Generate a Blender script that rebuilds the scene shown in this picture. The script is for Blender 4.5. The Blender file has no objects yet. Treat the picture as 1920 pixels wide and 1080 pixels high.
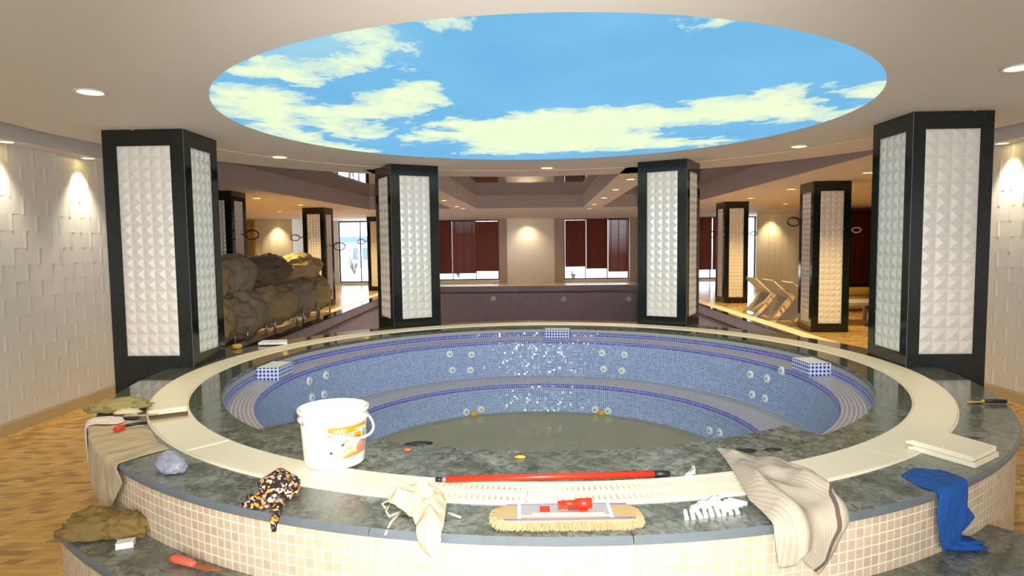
import bpy, bmesh, math, random
import numpy as np
from mathutils import Vector, Matrix, noise
sc = bpy.context.scene
C = sc.collection
R = math.radians
random.seed(7)
# ------------------------------------------------------------------ camera, world, flash, exposure
FPX = 1193.93; PITCH = 0.0695; ROLL = -0.0121; ZC = 1.61
_fw = Vector((0, math.cos(PITCH), -math.sin(PITCH))); _r0 = Vector((1, 0, 0)); _u0 = _r0.cross(_fw)
_rt = _r0*math.cos(ROLL)+_u0*math.sin(ROLL); _up = _u0*math.cos(ROLL)-_r0*math.sin(ROLL)
cd = bpy.data.cameras.new('camera'); cam = bpy.data.objects.new('camera', cd); C.objects.link(cam)
cd.sensor_width = 36; cd.lens = FPX/1920*36; cd.clip_start = 0.05; cd.clip_end = 300
cam.matrix_world = Matrix(((_rt.x, _up.x, -_fw.x, 0), (_rt.y, _up.y, -_fw.y, 0), (_rt.z, _up.z, -_fw.z, ZC), (0, 0, 0, 1)))
sc.camera = cam
W = bpy.data.worlds.new('world'); sc.world = W; W.use_nodes = True
bg = W.node_tree.nodes['Background']; bg.inputs[0].default_value = (0.86, 0.94, 1.0, 1); bg.inputs[1].default_value = 2.2
sc.view_settings.view_transform = 'Standard'; sc.view_settings.look = 'None'
sc.view_settings.gamma = 1; sc.view_settings.use_curve_mapping = False
sc.view_settings.exposure = 1.4
FLASH_W = 340; SPOT_W = 24; SKY_E = 0.40
def lamp(name, kind, loc, energy, color, parent=None, **kw):
    l = bpy.data.lights.new(name, kind); l.energy = energy; l.color = color
    for k, v in kw.items(): setattr(l, k, v)
    o = bpy.data.objects.new(name, l); C.objects.link(o); o.location = loc
    if parent: o.parent = parent
    return o
fl = lamp('camera_flash', 'SPOT', (0.05, -0.03, ZC+0.06), FLASH_W, (1.0, 0.97, 0.93), spot_size=R(84), spot_blend=1.0, shadow_soft_size=0.02)
fl.rotation_euler = (R(90-7), 0, 0)

# ------------------------------------------------------------------ materials
class NT:
    def __init__(s, name):
        s.m = bpy.data.materials.new(name); s.m.use_nodes = True; s.t = s.m.node_tree
        s.b = s.t.nodes['Principled BSDF']
    def n(s, kind, **kw):
        x = s.t.nodes.new(kind)
        for k, v in kw.items():
            if k.startswith('_'): setattr(x, k[1:], v)
            else:
                key = int(k[1:]) if k[0] == 'i' and k[1:].isdigit() else k
                s.put(x.inputs[key], v)
        return x
    def put(s, sock, v):
        if isinstance(v, bpy.types.NodeSocket): s.t.links.new(v, sock)
        elif isinstance(v, tuple) and len(v) == 3 and sock.type == 'RGBA': sock.default_value = (*v, 1)
        else: sock.default_value = v
    def math(s, op, a, b=0.0, clamp=False): return s.n('ShaderNodeMath', _operation=op, _use_clamp=clamp, i0=a, i1=b).outputs[0]
    def vmath(s, op, a, b=(0, 0, 0)): return s.n('ShaderNodeVectorMath', _operation=op, i0=a, i1=b).outputs[0]
    def mix(s, f, a, b):
        x = s.n('ShaderNodeMix', _data_type='RGBA')
        s.put(x.inputs[0], f); s.put(x.inputs[6], a); s.put(x.inputs[7], b); return x.outputs[2]
    def noise(s, scale, detail=3, vec=None, rough=0.55, dist=0.0):
        x = s.n('ShaderNodeTexNoise', Scale=scale, Detail=detail, Roughness=rough, Distortion=dist)
        if vec is not None: s.put(x.inputs['Vector'], vec)
        return x.outputs[0]
    def obj(s): return s.n('ShaderNodeTexCoord').outputs['Object']
    def pos(s): return s.n('ShaderNodeNewGeometry').outputs['Position']
    def uv(s): return s.n('ShaderNodeTexCoord').outputs['UV']
    def ramp(s, f, stops):
        x = s.n('ShaderNodeValToRGB', Fac=f); e = x.color_ramp.elements
        while len(e) < len(stops): e.new(0.5)
        for el, (p, c) in zip(e, stops): el.position = p; el.color = (*c, 1) if len(c) == 3 else c
        return x.outputs[0]
    def bump(s, h, dist=0.01, strength=1.0): s.put(s.b.inputs['Normal'], s.n('ShaderNodeBump', Height=h, Distance=dist, Strength=strength).outputs[0])
    def set(s, **kw):
        for k, v in kw.items(): s.put(s.b.inputs[k.replace('_', ' ')], v)
        return s
def srgb(r, g, b): return tuple(((c/255)/12.92 if c/255 <= .04045 else ((c/255+.055)/1.055)**2.4) for c in (r, g, b))
def plain(name, col, rough=0.5, metal=0.0, var=0.0, vscale=6, bump=0.0, bscale=60, **kw):
    t = NT(name); t.set(Roughness=rough, Metallic=metal, **kw)
    if var:
        f = t.noise(vscale, 4, t.obj()); t.set(Base_Color=t.mix(f, tuple(c*(1-var) for c in col), tuple(min(1, c*(1+var)) for c in col)))
    else: t.set(Base_Color=col)
    if bump: t.bump(t.noise(bscale, 3, t.obj()), bump)
    return t.m
def mosaic(name, c1, c2, grout, pitch, gw, rough=0.18, sparkle=0.05):
    t = NT(name); uv = t.vmath('DIVIDE', t.uv(), (pitch, pitch, 1))
    fr = t.n('ShaderNodeSeparateXYZ', i0=t.vmath('FRACTION', uv)); fl_ = t.vmath('FLOOR', uv)
    wn = t.n('ShaderNodeTexWhiteNoise', _noise_dimensions='3D', Vector=fl_)
    g = gw/pitch
    a = t.math('MINIMUM', t.math('GREATER_THAN', fr.outputs[0], g), t.math('GREATER_THAN', fr.outputs[1], g))
    t.set(Base_Color=t.mix(a, grout, t.mix(wn.outputs[0], c1, c2)), Roughness=t.math('ADD', t.math('MULTIPLY', a, rough-0.7), 0.7))
    off = t.vmath('SUBTRACT', wn.outputs[1], (0.5, 0.5, 0.5))
    sca = t.n('ShaderNodeVectorMath', _operation='SCALE', i0=off); t.put(sca.inputs[3], t.math('MULTIPLY', a, sparkle))
    nn = t.vmath('NORMALIZE', t.vmath('ADD', t.n('ShaderNodeNewGeometry').outputs['Normal'], sca.outputs[0]))
    t.put(t.b.inputs['Normal'], nn)
    return t.m
M = {}
# ceilings and plaster
M['ceiling'] = plain('ceiling_paint', srgb(232, 224, 216), 0.75, var=0.02, vscale=1.5)
M['plaster'] = plain('plaster_paint', srgb(230, 224, 222), 0.7, var=0.03, vscale=2)
M['fascia'] = plain('fascia_paint', srgb(190, 176, 172), 0.6, var=0.03)
t = NT('gloss_ceiling'); t.set(Base_Color=srgb(96, 86, 88), Roughness=0.04, IOR=1.7); M['gloss'] = t.m
M['lip'] = plain('light_trim', srgb(240, 226, 206), 0.6)
# granite
def granite(name, dark, mid, light, rough, dust=0.0, scale=5.0):
    t = NT(name); p = t.pos()
    w = t.noise(scale*0.5, 5, p, 0.6, 1.6)
    f = t.noise(scale, 8, t.vmath('ADD', p, t.n('ShaderNodeCombineXYZ', i0=w, i1=t.math('MULTIPLY', w, 1.4), i2=0.0).outputs[0]), 0.68, 1.0)
    col = t.ramp(f, [(0.30, dark), (0.47, mid), (0.56, dark), (0.66, mid), (0.76, light)])
    if dust:
        d = t.noise(2.4, 6, p, 0.7, 2.2); d2 = t.noise(11, 6, p, 0.72, 2.5)
        yy = t.n('ShaderNodeSeparateXYZ', i0=p).outputs[1]
        near = t.n('ShaderNodeMapRange', Value=yy, i1=4.4, i2=3.1, i3=0.0, i4=1.0).outputs[0]
        amt = t.math('MULTIPLY', t.math('MULTIPLY', t.ramp(d, [(0.36, (0, 0, 0)), (0.62, (1, 1, 1))]), t.ramp(d2, [(0.38, (0, 0, 0)), (0.66, (1, 1, 1))])), t.math('MULTIPLY', near, dust), True)
        col = t.mix(amt, col, srgb(170, 170, 158))
        t.set(Roughness=t.math('ADD', t.math('MULTIPLY', amt, 0.5), t.math('ADD', rough, t.math('MULTIPLY', near, 0.10))))
    else: t.set(Roughness=rough)
    t.set(Base_Color=col); return t.m
M['granite'] = granite('green_granite', srgb(62, 67, 58), srgb(104, 109, 96), srgb(168, 168, 150), 0.06, 1.2, 6)
M['black_granite'] = granite('black_granite', srgb(20, 24, 22), srgb(33, 37, 34), srgb(62, 66, 62), 0.10, 0, 9)
M['granite_edge'] = plain('polished_granite_edge', srgb(104, 112, 116), 0.25, var=0.15, vscale=12)
M['caulk'] = plain('corner_caulk', srgb(150, 152, 148), 0.6)
M['grout'] = plain('cream_grout', srgb(252, 244, 226), 0.8)
M['joint'] = plain('stone_joint', srgb(172, 168, 152), 0.8)
M['face_tile'] = [plain('cream_tile_%d' % i, srgb(*c), 0.35, var=0.06, vscale=9) for i, c in enumerate([(206, 182, 152), (202, 178, 148), (211, 187, 156), (197, 173, 144)])]
M['white_tile'] = plain('white_relief_tile', srgb(232, 226, 218), 0.22)
M['wall_tile'] = plain('white_wave_tile', srgb(238, 236, 230), 0.25)
M['wall_backing'] = plain('tile_adhesive', srgb(206, 196, 180), 0.8)
M['baseboard'] = plain('beige_baseboard', srgb(206, 184, 140), 0.4)
# floor pieces
M['wood'] = [plain('wood_block_%d' % i, srgb(*c), 0.3, var=0.12, vscale=14) for i, c in enumerate([(212, 168, 82), (202, 156, 72), (184, 140, 64), (220, 178, 98), (158, 120, 62), (208, 168, 92)])]
t = NT('far_floor'); p = t.vmath('MULTIPLY', t.pos(), (16, 22, 1))
v = t.n('ShaderNodeTexWhiteNoise', _noise_dimensions='3D', Vector=t.vmath('FLOOR', p)).outputs[0]
t.set(Base_Color=t.ramp(v, [(0, srgb(206, 166, 96)), (0.6, srgb(226, 196, 140)), (0.9, srgb(176, 134, 70))]), Roughness=0.2); M['far_floor'] = t.m
M['floor_joint'] = plain('floor_joint', srgb(120, 88, 44), 0.6)
# tub
M['mos_blue'] = mosaic('blue_mosaic', srgb(100, 126, 180), srgb(140, 162, 204), srgb(194, 204, 218), 0.024, 0.0045, 0.2, 0.32)
M['mos_band'] = mosaic('deep_blue_mosaic', srgb(44, 58, 146), srgb(84, 92, 180), srgb(170, 172, 206), 0.026, 0.006, 0.2, 0.32)
M['mos_grey'] = mosaic('mauve_mosaic', srgb(138, 136, 150), srgb(158, 154, 164), srgb(206, 200, 204), 0.028, 0.005, 0.25, 0.05)
M['mos_white'] = mosaic('navy_dot_mosaic', srgb(36, 50, 140), srgb(60, 76, 160), srgb(206, 212, 236), 0.034, 0.013, 0.2, 0.03)
t = NT('murky_water'); p = t.obj()
t.set(Base_Color=t.mix(t.noise(2, 3, p), srgb(146, 138, 104), srgb(160, 150, 114)), Roughness=0.05, IOR=1.33)
t.bump(t.noise(9, 2, p), 0.004); M['water'] = t.m
M['jet'] = plain('white_plastic', srgb(222, 228, 226), 0.35)
M['dark_hole'] = plain('dark_plastic', srgb(30, 30, 32), 0.5)
M['grate'] = plain('cream_grating', srgb(248, 238, 210), 0.4, var=0.03)
M['trough'] = plain('gutter_trough', srgb(206, 192, 164), 0.7)
M['pool'] = mosaic('purple_mosaic', srgb(154, 146, 166), srgb(168, 160, 180), srgb(172, 166, 180), 0.05, 0.006, 0.25, 0.10)
M['pool_trim'] = plain('pool_trim', srgb(150, 138, 134), 0.5)
# openings
M['blind'] = plain('brown_wood_slat', srgb(120, 52, 28), 0.45, var=0.2, vscale=9)
M['frame_dark'] = plain('dark_window_frame', srgb(58, 48, 46), 0.4)
M['frame_white'] = plain('white_window_frame', srgb(226, 222, 216), 0.4)
t = NT('window_glass'); t.set(Base_Color=(0.97, 0.99, 1), Roughness=0.0, Transmission_Weight=1.0, IOR=1.02); M['glass'] = t.m
M['snow'] = plain('snow', (0.86, 0.9, 0.95), 0.9)
M['render'] = plain('grey_render', srgb(150, 160, 170), 0.8)
M['roof'] = plain('slate_roof', srgb(92, 108, 120), 0.7)
M['twig'] = plain('bare_twig', srgb(90, 84, 84), 0.9)
# things
M['bucket'] = plain('white_bucket_plastic', srgb(246, 240, 226), 0.35)
M['red'] = plain('red_plastic', srgb(226, 48, 22), 0.35)
M['black'] = plain('black_plastic', srgb(34, 32, 36), 0.4)
M['steel'] = plain('steel', srgb(178, 176, 176), 0.3, 0.8)
M['zinc'] = plain('mop_plate', srgb(176, 172, 172), 0.45)
M['fringe'] = plain('cotton_fringe', srgb(178, 148, 108), 0.95, var=0.12, vscale=40)
M['canvas'] = plain('cotton_canvas', srgb(190, 164, 112), 0.9, var=0.05)
M['purple'] = plain('purple_piping', srgb(112, 92, 160), 0.8)
M['white_pl'] = plain('white_pvc', srgb(246, 246, 242), 0.4)
M['cream_cl'] = plain('cream_cloth', srgb(222, 208, 172), 0.95, var=0.08, bump=0.002, bscale=90)
t = NT('striped_towel'); u = t.uv(); ux = t.n('ShaderNodeSeparateXYZ', i0=u)
w = t.n('ShaderNodeTexWave', Scale=26.0, Distortion=1.0, Detail=3, Vector=u, _bands_direction='X').outputs[1]
st = t.math('LESS_THAN', t.math('ABSOLUTE', t.math('SUBTRACT', ux.outputs[0], t.math('ADD', t.math('ADD', 0.955, t.math('MULTIPLY', t.math('SUBTRACT', 3.246, ux.outputs[1]), 0.45)), t.math('MULTIPLY', t.math('MAXIMUM', t.math('SUBTRACT', 3.246, ux.outputs[1]), 0.0), 0.82)))), 0.008)
t.set(Base_Color=t.mix(st, t.mix(w, srgb(176, 162, 142), srgb(192, 179, 160)), srgb(104, 84, 74)), Roughness=0.95)
t.bump(t.noise(120, 2, t.obj()), 0.001); M['towel'] = t.m
M['blue_cl'] = plain('blue_cloth', srgb(22, 84, 160), 0.9, var=0.12, vscale=30, bump=0.002, bscale=70)
M['dust_cl'] = plain('dusty_sheet', srgb(196, 176, 140), 0.9, var=0.12, vscale=5, bump=0.002, bscale=30)
M['white_cl'] = plain('white_rag', srgb(236, 222, 206), 0.9)
t = NT('patterned_cloth'); v = t.n('ShaderNodeTexVoronoi', Scale=95.0, Vector=t.obj())
h = t.n('ShaderNodeSeparateXYZ', i0=v.outputs[1]).outputs[0]
t.set(Base_Color=t.ramp(h, [(0.0, srgb(30, 16, 26)), (0.3, srgb(44, 22, 30)), (0.44, srgb(206, 186, 166)), (0.62, srgb(120, 92, 84)), (0.74, srgb(216, 140, 44)), (0.9, srgb(36, 22, 34))]), Roughness=0.9)
for e in t.t.nodes:
    if e.type == 'VALTORGB': e.color_ramp.interpolation = 'CONSTANT'
M['scarf'] = t.m
M['grey_bag'] = plain('grey_plastic_film', srgb(150, 152, 166), 0.3, var=0.1)
M['olive'] = plain('olive_plastic', srgb(156, 142, 84), 0.5, var=0.1)
M['sack'] = plain('olive_sackcloth', srgb(140, 114, 58), 0.8, var=0.15)
M['wood_st'] = plain('bare_wood', srgb(196, 164, 116), 0.6)
M['coral'] = plain('coral_plastic', srgb(232, 104, 76), 0.4)
M['orange_bl'] = plain('rusty_blade', srgb(190, 96, 40), 0.5)
M['navy'] = plain('navy_wrapper', srgb(54, 60, 88), 0.4)
M['wrapper'] = plain('printed_wrapper', srgb(232, 216, 170), 0.4, var=0.2, vscale=25)
M['cover'] = plain('grey_olive_cover', srgb(176, 160, 118), 0.7, var=0.18, vscale=3)
M['cover_dark'] = plain('dark_cover', srgb(112, 102, 86), 0.7, var=0.18, vscale=3)
M['chair_white'] = plain('white_resin', srgb(190, 182, 166), 0.4)
M['yellow'] = plain('yellow_cushion', srgb(206, 178, 70), 0.8)
M['beige_cv'] = plain('beige_cover', srgb(176, 148, 90), 0.85, var=0.1)
M['cable'] = plain('black_cable', srgb(40, 36, 36), 0.5)
M['yellow_bit'] = plain('yellow_plastic', srgb(214, 170, 50), 0.5)
def emit(name, col, e):
    t = NT(name); t.set(Base_Color=col, Emission_Color=col, Emission_Strength=e); return t.m
M['bulb'] = emit('lit_bulb', srgb(255, 226, 130), 5.0)
M['bulb_y'] = emit('warm_lit_bulb', srgb(255, 214, 90), 4.0)

# ------------------------------------------------------------------ mesh helpers
class MB:
    def __init__(s): s.v = []; s.f = []; s.mi = []; s.uv = []; s.smooth = []
    def add(s, v, f, mi=0, uv=None, smooth=False):
        b = len(s.v); s.v += [tuple(p) for p in v]
        for i, q in enumerate(f):
            s.f.append([b+k for k in q]); s.mi.append(mi if isinstance(mi, int) else mi[i]); s.smooth.append(smooth)
            s.uv.append([uv[k] for k in q] if uv is not None else None)
        return s
    def box(s, lo, hi, mi=0, rz=0.0, piv=None):
        x0, y0, z0 = lo; x1, y1, z1 = hi
        v = [(x0, y0, z0), (x1, y0, z0), (x1, y1, z0), (x0, y1, z0), (x0, y0, z1), (x1, y0, z1), (x1, y1, z1), (x0, y1, z1)]
        if rz:
            px, py = piv if piv else ((x0+x1)/2, (y0+y1)/2); c, sn = math.cos(rz), math.sin(rz)
            v = [(px+(a-px)*c-(b-py)*sn, py+(a-px)*sn+(b-py)*c, z) for a, b, z in v]
        return s.add(v, [(3, 2, 1, 0), (4, 5, 6, 7), (0, 1, 5, 4), (1, 2, 6, 5), (2, 3, 7, 6), (3, 0, 4, 7)], mi)
    def prism(s, poly, z0, z1, mi=0):
        n = len(poly); a = sum(poly[i][0]*poly[(i+1) % n][1]-poly[(i+1) % n][0]*poly[i][1] for i in range(n))
        if a < 0: poly = poly[::-1]
        v = [(x, y, z0) for x, y in poly]+[(x, y, z1) for x, y in poly]
        return s.add(v, [tuple(range(n-1, -1, -1)), tuple(range(n, 2*n))]+[(i, (i+1) % n, n+(i+1) % n, n+i) for i in range(n)], mi)
    def tube(s, pts, r, n=8, mi=0, caps=True):
        pts = [Vector(p) for p in pts]; rr = r if isinstance(r, (list, tuple)) else [r]*len(pts); v = []; f = []
        for i, p in enumerate(pts):
            d = (pts[min(i+1, len(pts)-1)]-pts[max(i-1, 0)]).normalized()
            a = d.cross(Vector((0, 0, 1)) if abs(d.z) < 0.9 else Vector((1, 0, 0))).normalized(); b = d.cross(a)
            for k in range(n):
                w = 2*math.pi*k/n; v.append(p+(a*math.cos(w)+b*math.sin(w))*rr[i])
        for i in range(len(pts)-1):
            for k in range(n): f.append((i*n+k, (i+1)*n+k, (i+1)*n+(k+1) % n, i*n+(k+1) % n))
        if caps: f += [tuple(range(n)), tuple(range((len(pts)-1)*n+n-1, (len(pts)-1)*n-1, -1))]
        return s.add(v, f, mi, smooth=True)
    def lathe(s, prof, n=48, c=(0, 0, 0), mi=0, a0=0.0, a1=2*math.pi, uvR=None, smooth=True, cap=False):
        full = abs(a1-a0-2*math.pi) < 1e-6; m = n if full else n+1; v = []; f = []; uv = []; L = 0; acc = [0]
        for (r0, z0), (r1, z1) in zip(prof, prof[1:]): L += math.hypot(r1-r0, z1-z0); acc.append(L)
        m2 = n+1; 
        for j, (r, z) in enumerate(prof):
            for k in range(m2):
                w = a0+(a1-a0)*k/n; v.append((c[0]+r*math.sin(w), c[1]-r*math.cos(w), c[2]+z)); uv.append(((w-a0)*(uvR or 1), acc[j]))
        for j in range(len(prof)-1):
            for k in range(n): f.append((j*m2+k, j*m2+k+1, (j+1)*m2+k+1, (j+1)*m2+k))
        s.add(v, f, mi, uv, smooth)
        if cap: s.add([v[k] for k in range(n)], [tuple(range(n))], mi); s.add(v[-m2:-1], [tuple(range(n-1, -1, -1))], mi)
        return s
    def mesh(s, name, mats, off=(0, 0, 0)):
        me = bpy.data.meshes.new(name); ox, oy, oz = off
        me.from_pydata([(x-ox, y-oy, z-oz) for x, y, z in s.v], [], s.f)
        for m_ in (mats if isinstance(mats, (list, tuple)) else [mats]): me.materials.append(m_)
        me.polygons.foreach_set('material_index', s.mi); me.polygons.foreach_set('use_smooth', s.smooth)
        if any(u is not None for u in s.uv):
            l = me.uv_layers.new(name='UVMap'); flat = []
            for u, f in zip(s.uv, s.f):
                for k in range(len(f)): flat += list(u[k]) if u is not None else [0.3, 0.3]
            l.data.foreach_set('uv', flat)
        me.update(); return me
    def build(s, name, mats, parent=None, **props):
        off = (0, 0, 0)
        if parent is not None:
            q = parent
            while q.parent: q = q.parent
            off = tuple(q.location)
        o = bpy.data.objects.new(name, s.mesh(name, mats, off)); C.objects.link(o)
        if parent is not None: o.parent = parent
        for k, v in props.items(): o[k] = v
        return o
def fixn(o):
    bm = bmesh.new(); bm.from_mesh(o.data); bmesh.ops.recalc_face_normals(bm, faces=bm.faces); bm.to_mesh(o.data); bm.free(); return o
def thing(name, label, cat, loc=(0, 0, 0), group=None):
    o = bpy.data.objects.new(name, None); C.objects.link(o); o.location = loc; o.empty_display_size = 0.1
    return tag(o, label, cat, group)
def tag(o, label, cat, group=None):
    o['label'] = label; o['category'] = cat
    if group: o['group'] = group
    return o
def struct(mb, name, mats): return mb.build(name, mats, kind='structure')
def inst(me, name, parent, mat=None, **props):
    o = bpy.data.objects.new(name, me); C.objects.link(o); o.parent = parent
    if mat is not None: o.matrix_local = mat
    for k, v in props.items(): o[k] = v
    return o

# ------------------------------------------------------------------ scene constants
CX, CY = 0.243, 5.45
ZD = 0.56; ZS = 0.28; ZT = 2.62; ZG = 2.985
RD = 3.25; RGO = 2.963; RGI = 2.721; RR = 2.53; RST = 3.49
def pol(r, deg, z=0.0):
    a = R(deg); return (CX+r*math.sin(a), CY-r*math.cos(a), z)

# ------------------------------------------------------------------ setting: floor
def floor_mesh():
    bm = bmesh.new(); edges = []
    def loop(pts):
        vs = [bm.verts.new((x, y, 0)) for x, y in pts]
        for i in range(len(vs)): edges.append(bm.edges.new((vs[i], vs[(i+1) % len(vs)])))
    loop([(-14, -2.7), (15, -2.7), (15, 26.2), (-14, 26.2)])
    loop([(CX+3.0*math.sin(2*math.pi*k/64), CY-3.0*math.cos(2*math.pi*k/64)) for k in range(64)])
    loop([(-4.1, 9.0), (4.68, 9.0), (4.85, 24.0), (-4.02, 24.3)])
    bmesh.ops.triangle_fill(bm, use_beauty=True, use_dissolve=False, edges=edges)
    bmesh.ops.recalc_face_normals(bm, faces=bm.faces)
    me = bpy.data.meshes.new('floor'); bm.to_mesh(me); bm.free()
    for p in me.polygons:
        pass
    me.materials.append(M['far_floor']); o = bpy.data.objects.new('floor', me); C.objects.link(o); o['kind'] = 'structure'
    # make the face normals point up
    if me.polygons[0].normal.z < 0: me.flip_normals()
    return o
floor = floor_mesh()
# wooden mosaic blocks: slanted parallelograms in rows
def in_step(x, y):
    d = math.hypot(x-CX, y-CY); a = math.degrees(math.atan2(x-CX, CY-y))
    return d < 3.20 or (d < 3.55 and -46 < a < 40) 
BW, BH, SK = 0.088, 0.048, 0.03
cells = []
for (xa, xb, ya, yb) in ((-4.38, -1.3, 2.0, 7.2), (2.0, 4.88, 2.3, 7.0)):
    for j in range(int((yb-ya)/BH)):
        for i in range(int((xb-xa)/BW)+1):
            x = xa+i*BW+(j*SK) % BW-BW/2; y = ya+j*BH
            if x < xa+0.01 or x > xb-BW-0.04 or in_step(x+BW/2+SK/2, y+BH/2): continue
            cells.append((x, y, random.choices(range(6), (26, 22, 14, 16, 9, 13))[0]))
cells.sort(key=lambda c: (0 if c[0] < 0 else 6)+math.hypot(c[0], c[1]))
def block(mb, x, y, mi, z=0.006):
    g = 0.0012
    a = [(x+g, y+g), (x+BW-g, y+g), (x+BW+SK-g, y+BH-g), (x+SK+g, y+BH-g)]
    mb.add([(p, q, 0.0) for p, q in a]+[(p, q, z) for p, q in a], [(4, 5, 6, 7), (0, 1, 5, 4), (1, 2, 6, 5), (2, 3, 7, 6), (3, 0, 4, 7)], mi)
bmes = []
for k in range(6):
    m_ = MB(); block(m_, 0, 0, 0); bmes.append(m_.mesh('wood_block', M['wood'][k]))
for (x, y, k) in cells[:300]: inst(bmes[k], 'wood_block', floor, Matrix.Translation((x, y, 0)))
st = MB()
for (x, y, k) in cells[300:]: block(st, x, y, k)
st.build('wood_blocks', M['wood'], floor, kind='stuff')

# ------------------------------------------------------------------ setting: walls, ceilings
wl = struct(MB().box((-4.6, -2.6, 0), (-4.41, 9.1, ZG), 0), 'wall_left', [M['plaster']])
wr = struct(MB().box((4.91, -2.6, 0), (5.1, 7.4, ZG), 0), 'wall_right', [M['plaster']])
bwl = MB(); xs = -14
for x0_ in (-3.9, -1.2, 1.5): bwl.box((xs, -2.9, 0), (x0_, -2.6, 3.1)).box((x0_, -2.9, 0), (x0_+2.4, -2.6, 0.3)).box((x0_, -2.9, 2.5), (x0_+2.4, -2.6, 3.1)); xs = x0_+2.4
bwl.box((xs, -2.9, 0), (15, -2.6, 3.1)); struct(bwl, 'wall_back', [M['plaster']])
for x0_ in (-3.9, -1.2, 1.5):      # unseen windows added to brighten the room with daylight; portals only guide the sampling
    pt = lamp('window_daylight', 'AREA', (x0_+1.2, -2.75, 1.4), 1.0, (1, 1, 1), shape='RECTANGLE', size=2.4, size_y=2.2); pt.rotation_euler = (R(90), 0, 0); pt.data.cycles.is_portal = True
struct(MB().box((-14.2, -2.7, 0), (-14, 26.3, 3.1)), 'wall_far_left', [M['plaster']])
struct(MB().box((15, -2.7, 0), (15.2, 26.3, 3.1)), 'wall_far_right', [M['plaster']])
def wave_tile():      # 0.30 long (local x), 0.15 high (local z), relief towards -y
    mb = MB(); n = 20; L, H = 0.3003, 0.1509; v = []; f = []
    for i in range(n+1):
        u = i/n; d = 0.005+0.003*math.sin(math.pi*u)**0.8+0.011*math.exp(-((u-0.93)/0.035)**2)
        if i in (0, n): d = 0.004
        v += [(u*L, -d, 0), (u*L, -d, H), (u*L, 0, H), (u*L, 0, 0)]
    for i in range(n):
        f.append((i*4, i*4+4, i*4+5, i*4+1))
    mb.add(v, f, 0, smooth=True); e = []
    for i in range(n): e += [(i*4+1, i*4+5, i*4+6, i*4+2), (i*4+3, i*4+7, i*4+4, i*4)]
    return mb.add(v, e+[(0, 1, 2, 3)]+[(n*4+3, n*4+2, n*4+1, n*4)], 0)
wt = wave_tile(); wtm = wt.mesh('wall_tile', M['wall_tile'])
def tile_wall(wall, mx, rows, y0, y1, ylo, yhi, dirn):
    stuff = MB(); z0 = 0.115
    for j in range(rows):
        y = y0-(0.15 if j % 2 else 0)
        while y < y1:
            if dirn > 0: m_ = Matrix.Translation((mx, y, z0+j*0.151)) @ Matrix.Rotation(R(90), 4, 'Z')
            else: m_ = Matrix.Translation((mx, y+0.3, z0+j*0.151)) @ Matrix.Rotation(R(-90), 4, 'Z')
            if ylo < y < yhi: inst(wtm, 'tile', wall, m_)
            else: stuff.add([m_ @ Vector(p) for p in wt.v], wt.f, 0, smooth=True)
            y += 0.3005
    stuff.build('tiles', M['wall_tile'], wall, kind='stuff')
tile_wall(wl, -4.41, 16, -2.0, 8.9, 4.9, 7.4, 1)
tile_wall(wr, 4.91, 16, -2.0, 7.05, 5.5, 7.4, -1)
struct(MB().box((-4.41, -2.6, 0), (-4.385, 9.1, 0.105)), 'baseboard_left', [M['baseboard']])
struct(MB().box((4.885, -2.6, 0), (4.91, 7.4, 0.105)), 'baseboard_right', [M['baseboard']])
struct(MB().box((-4.41, -2.6, 2.53), (-4.20, 9.1, ZG)), 'trim_1', [M['plaster']])
struct(MB().box((4.70, -2.6, 2.53), (4.91, 7.4, ZG)), 'trim_2', [M['plaster']])
cl = MB().box((-14, -2.7, ZG), (15, 26.3, ZG+0.15)); struct(cl, 'ceiling', [M['gloss']])
pl = MB(); SX, SY, SR = 0.247, 5.339, 2.4725
pl.lathe([(3.46, ZT), (4.27, ZT), (4.27, ZT+0.09), (2.4, ZT+0.09)], 128, (CX, CY, 0), 0, smooth=False)
pl.lathe([(3.450, ZT-0.001), (3.455, ZT-0.006), (3.465, ZT-0.006), (3.47, ZT-0.001)], 96, (CX, CY, 0), 1, R(84), R(276), smooth=False)
v = []; f = []
for k in range(128):
    a = 2*math.pi*k/128; v.append((SX+SR*math.sin(a), SY-SR*math.cos(a), ZT)); v.append((CX+3.46*math.sin(a), CY-3.46*math.cos(a), ZT))
for k in range(128): q = (k+1) % 128; f.append((2*k, 2*q, 2*q+1, 2*k+1))
pl.add(v, f, 0)
fixn(struct(pl, 'ceiling', [M['ceiling'], M['lip']]))
so = MB().prism([(-13.9, 8.0), (-4.80, 8.0), (-4.03, 18.2), (4.80, 18.4), (4.33, 7.4), (14.9, 7.4), (14.9, 26.2), (-13.9, 26.2)], ZT, ZG)
so = struct(so, 'ceiling', [M['ceiling']]); fixn(so)
struct(MB().prism([(-4.80, 8.0), (-4.78, 8.0), (-4.01, 18.18), (4.78, 18.38), (4.31, 7.4), (4.33, 7.4), (4.80, 18.4), (-4.03, 18.2)], ZT+0.001, ZG), 'trim_3', [M['fascia']])
b1 = struct(MB().prism([(-1.95, 8.6), (-1.52, 8.6), (-0.98, 18.3), (-1.68, 18.3)], ZT, ZG), 'trim_4', [M['ceiling']]); fixn(b1)
b2 = struct(MB().prism([(1.56, 8.6), (2.10, 8.6), (2.60, 18.4), (2.06, 18.4)], ZT, ZG), 'trim_5', [M['ceiling']]); fixn(b2)

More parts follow.
